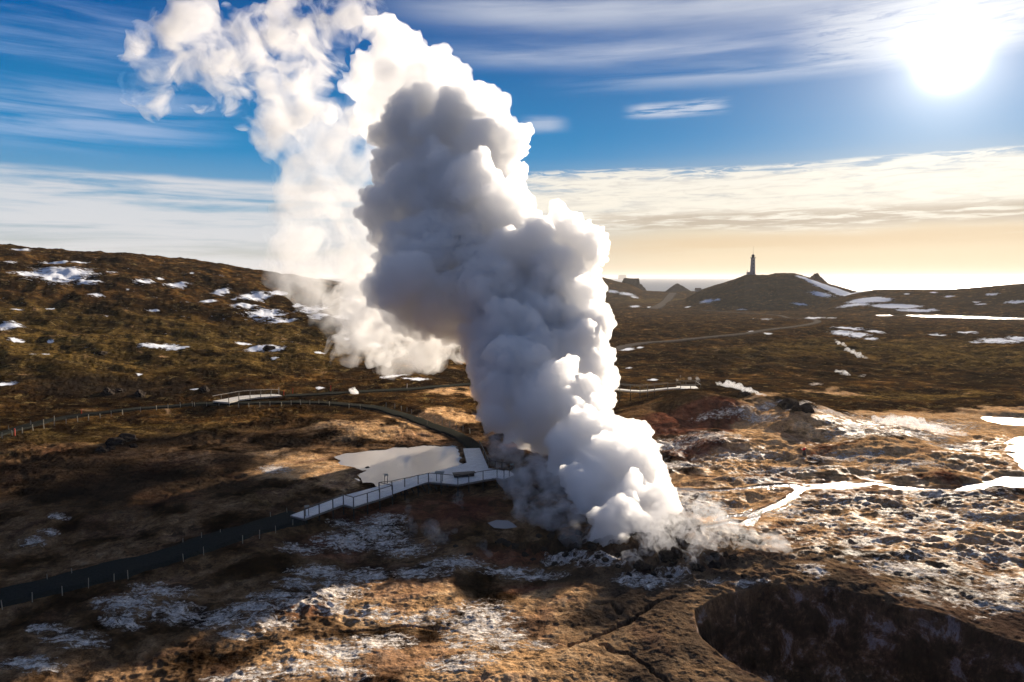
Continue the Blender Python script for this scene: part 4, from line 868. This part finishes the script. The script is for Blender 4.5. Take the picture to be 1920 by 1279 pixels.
for x, y, s in [(1262,988,1.5),(1245,996,1.0),(1280,985,1.0),(1290,992,.8),(1310,1001,.8),(1395,1011,1.0),(1412,1016,.8),(1425,1020,.5),(1250,1043,1.3),(1268,1040,1.1),(1285,1045,.8),(1302,1066,.9),(1318,1070,.8),(1340,1062,.9),(1332,1066,.6),(1200,1062,.9),(1213,1065,.7),(1192,1050,.6),(1222,1020,.6),(1232,1010,.5),(1340,1040,.6),(1360,1042,.7),(1375,1045,.5),(1395,1080,.4),(1225,1078,.5),(1255,1082,.4),(1180,1078,.4),(1158,1062,.5),(1300,1020,.6),(1350,1000,.5)]:
    boulder(x, y, s*0.62, 'dark rough boulder wrapped in backlit steam right of the plume foot', 'boulders right of the plume foot')
for x, y, s in [(940,1018,1.0),(952,1020,.8),(965,1025,.6),(1010,1005,.6),(1035,1005,.8),(1055,1010,.9),(1075,1012,.7),(1095,1018,.8),(1110,1028,.7),(1085,1000,.6),(1060,1040,.6),(1020,1030,.5),(985,1040,.5),(1120,1045,.6),(1135,1050,.6),(880,1040,.5),(855,1025,.4),(1000,1050,.45),(1040,1058,.5)]:
    boulder(x, y, s*0.6, 'dark boulder in the shaded rubble left of the plume foot', 'boulders left of the plume foot')
for x, y, s, lab in [(203,738,2.2,'large dark lava lump above the long path on the left'),(225,735,1.8,'dark lava lump just right of the largest one above the long path'),(262,742,2.0,'low dark lava lump close to the long path above its bend'),(193,664,1.6,'small dark lava knob on the sunlit left heath'),(1395,740,1.2,'dark jagged rock on the crest of the red mound'),(1402,741,0.8,'smaller dark rock beside the jagged one on the mound crest'),(1478,762,2.6,'big dark green boulder at the right shoulder of the red mound'),(1506,770,2.0,'dark boulder at the right end of the mound crest'),(738,917,.9,'small dark rock under the bumped out corner of the viewing deck'),(505,655,1.8,'dark boulder on the heath near snow patches left of the plume'),(383,733,1.6,'dark lava lump left of the short sunlit boardwalk')]:
    boulder(x, y, s*0.7, lab)
for x, y, s in [(216,832,2.2),(235,826,2.0),(205,843,1.6),(190,848,1.4),(250,838,1.2)]: boulder(x, y, s*0.6, 'dark rock in the outcrop below the long path on the left', 'rocks of the left outcrop')
for x, y, s in [(677,856,.5),(692,862,.35),(688,879,.8),(722,895,.5),(802,838,.5),(765,842,.4),(812,837,.4),(660,872,.5)]: boulder(x, y, s*0.45, 'small dark stone in the shallow pale pond', 'stones in the pond')
p = gnd(1508, 853); mk = thing('red_marker', 'small red marker on a dark stump in the brown clay flat', 'marker', p)
MB().lathe([(0.30,-.1),(0.28,.3),(0.2,.6),(0.1,.85)], 8).build('stump', M_DARKM, mk); MB().lathe([(0.05,.82),(0.2,.86),(0.24,1.0),(0.18,1.14),(0.04,1.18)], 10).build('cap', M_RED, mk)
MB().beam((-.05,0,.75),(-.5,0,.9),.16,.14).build('arm', M_RED, mk)

# --- small steam vents
def vent(lst, lab, dens=0.5, seed=60, vox=0.3, nsc=0.5, amp=0.8, wl=2.5, group=None):
    lst = [q for a, b in zip(lst[:-1], lst[1:]) for q in (a, tuple((u+v)/2 for u, v in zip(a, b)))]+[lst[-1]]
    m = vapour('vent_steam', dens*1.5, noise=(nsc*2.4, 0.45, 0.58, 6, 1.5)); L = []
    for x, y, rp in lst:
        p = ground(x, min(y+rp*0.6, 1278)); L.append((x, y, rp*1.2, p[1]))
    o = wisp('vent_steam', L, m, vox, [(amp, wl, 'fbm')], seed, 8, 0.5, 2, 0.5); label(o, lab, 'steam', group); return o
vent([(1345,719,3),(1358,722,5),(1372,724,6),(1388,728,6),(1402,732,5.5),(1416,736,4.5),(1430,740,3),(1438,742,1.5)], 'long streak of bright steam blowing along the crest of the red mound', 1.2, 61, 0.28, .7, .4, 1.5)
vent([(1565,641,4),(1575,645,4.5),(1585,649,3),(1594,652,1.5)], 'upper of two small white steam jets in the distant heath', .5, 62, .6, .3, .8, 3)
vent([(1588,658,5),(1600,662,6),(1612,666,5),(1624,670,3),(1638,675,1.6)], 'lower longer steam jet of the two in the distant heath', .5, 63, .6, .3, .8, 3)
vent([(1567,698,4),(1580,701,5.5),(1590,704,4.5),(1605,704,3.5),(1620,705,2.5),(1630,706,1.2)], 'flat low steam jet in the heath between the mound and the distant jets', .7, 64, .5, .35, .7, 3)
vent([(1748,679,2),(1756,682,1.6),(1763,684,1)], 'tiny steam puff alone in the heath far right', .7, 65, .4, .4, .5, 2)
vent([(1640,786,5),(1665,789,8),(1690,792,9),(1715,795,10),(1735,800,8),(1755,804,7),(1775,809,5.5),(1795,813,4),(1815,816,2.5),(1832,818,1.5)], 'broad low band of glowing steam over the sand flat at the right', 1.1, 66, 0.28, .6, .6, 1.8)
vent([(1592,797,6),(1602,803,5.5),(1612,808,4),(1622,813,2)], 'small slanting steam streak at the foot of the mound near the glowing band', 1.0, 67, .25, .6, .4, 1.5)
vent([(1270,714,3),(1276,707,3),(1310,716,3),(1307,708,3.5),(1304,702,2.5)], 'faint thin steam rising behind the platform on the red mound', .25, 68, .3, .5, .5, 2)
vent([(655,728,2),(660,734,6),(664,739,6),(668,741,4)], 'small round puff of white steam beside the forking path', 2.0, 69, .25, .4, .3, 1.5)
vent([(800,990,14),(825,1005,14),(840,1012,9),(770,985,10),(850,1000,8)], 'thin steam hovering over the shaded clay in front of the viewing deck', .10, 70, .3, .6, .8, 2.0)
vent([(862,925,8),(858,940,8),(865,950,6)], 'faint wisp of steam under the point of the viewing deck', .10, 71, .25, .6, .5, 1.6)
vent([(768,940,6),(765,955,7),(768,970,6),(772,982,4)], 'faint upright wisp of steam left of the deck point', .10, 72, .25, .6, .4, 1.6)
vent([(905,1020,8),(912,1032,7),(918,1040,5)], 'faint wisp of steam at the dark boulders left of the plume foot', .12, 73, .22, .7, .4, 1.4)

# ------------------------------------------------------------------ sea air
hb = MB().box((0, 14000, 43), (36000, 32000, 112)).build('haze', vapour('sea_air', 0.000045, (1.0, 0.97, 0.95), 0.2), kind='stuff')
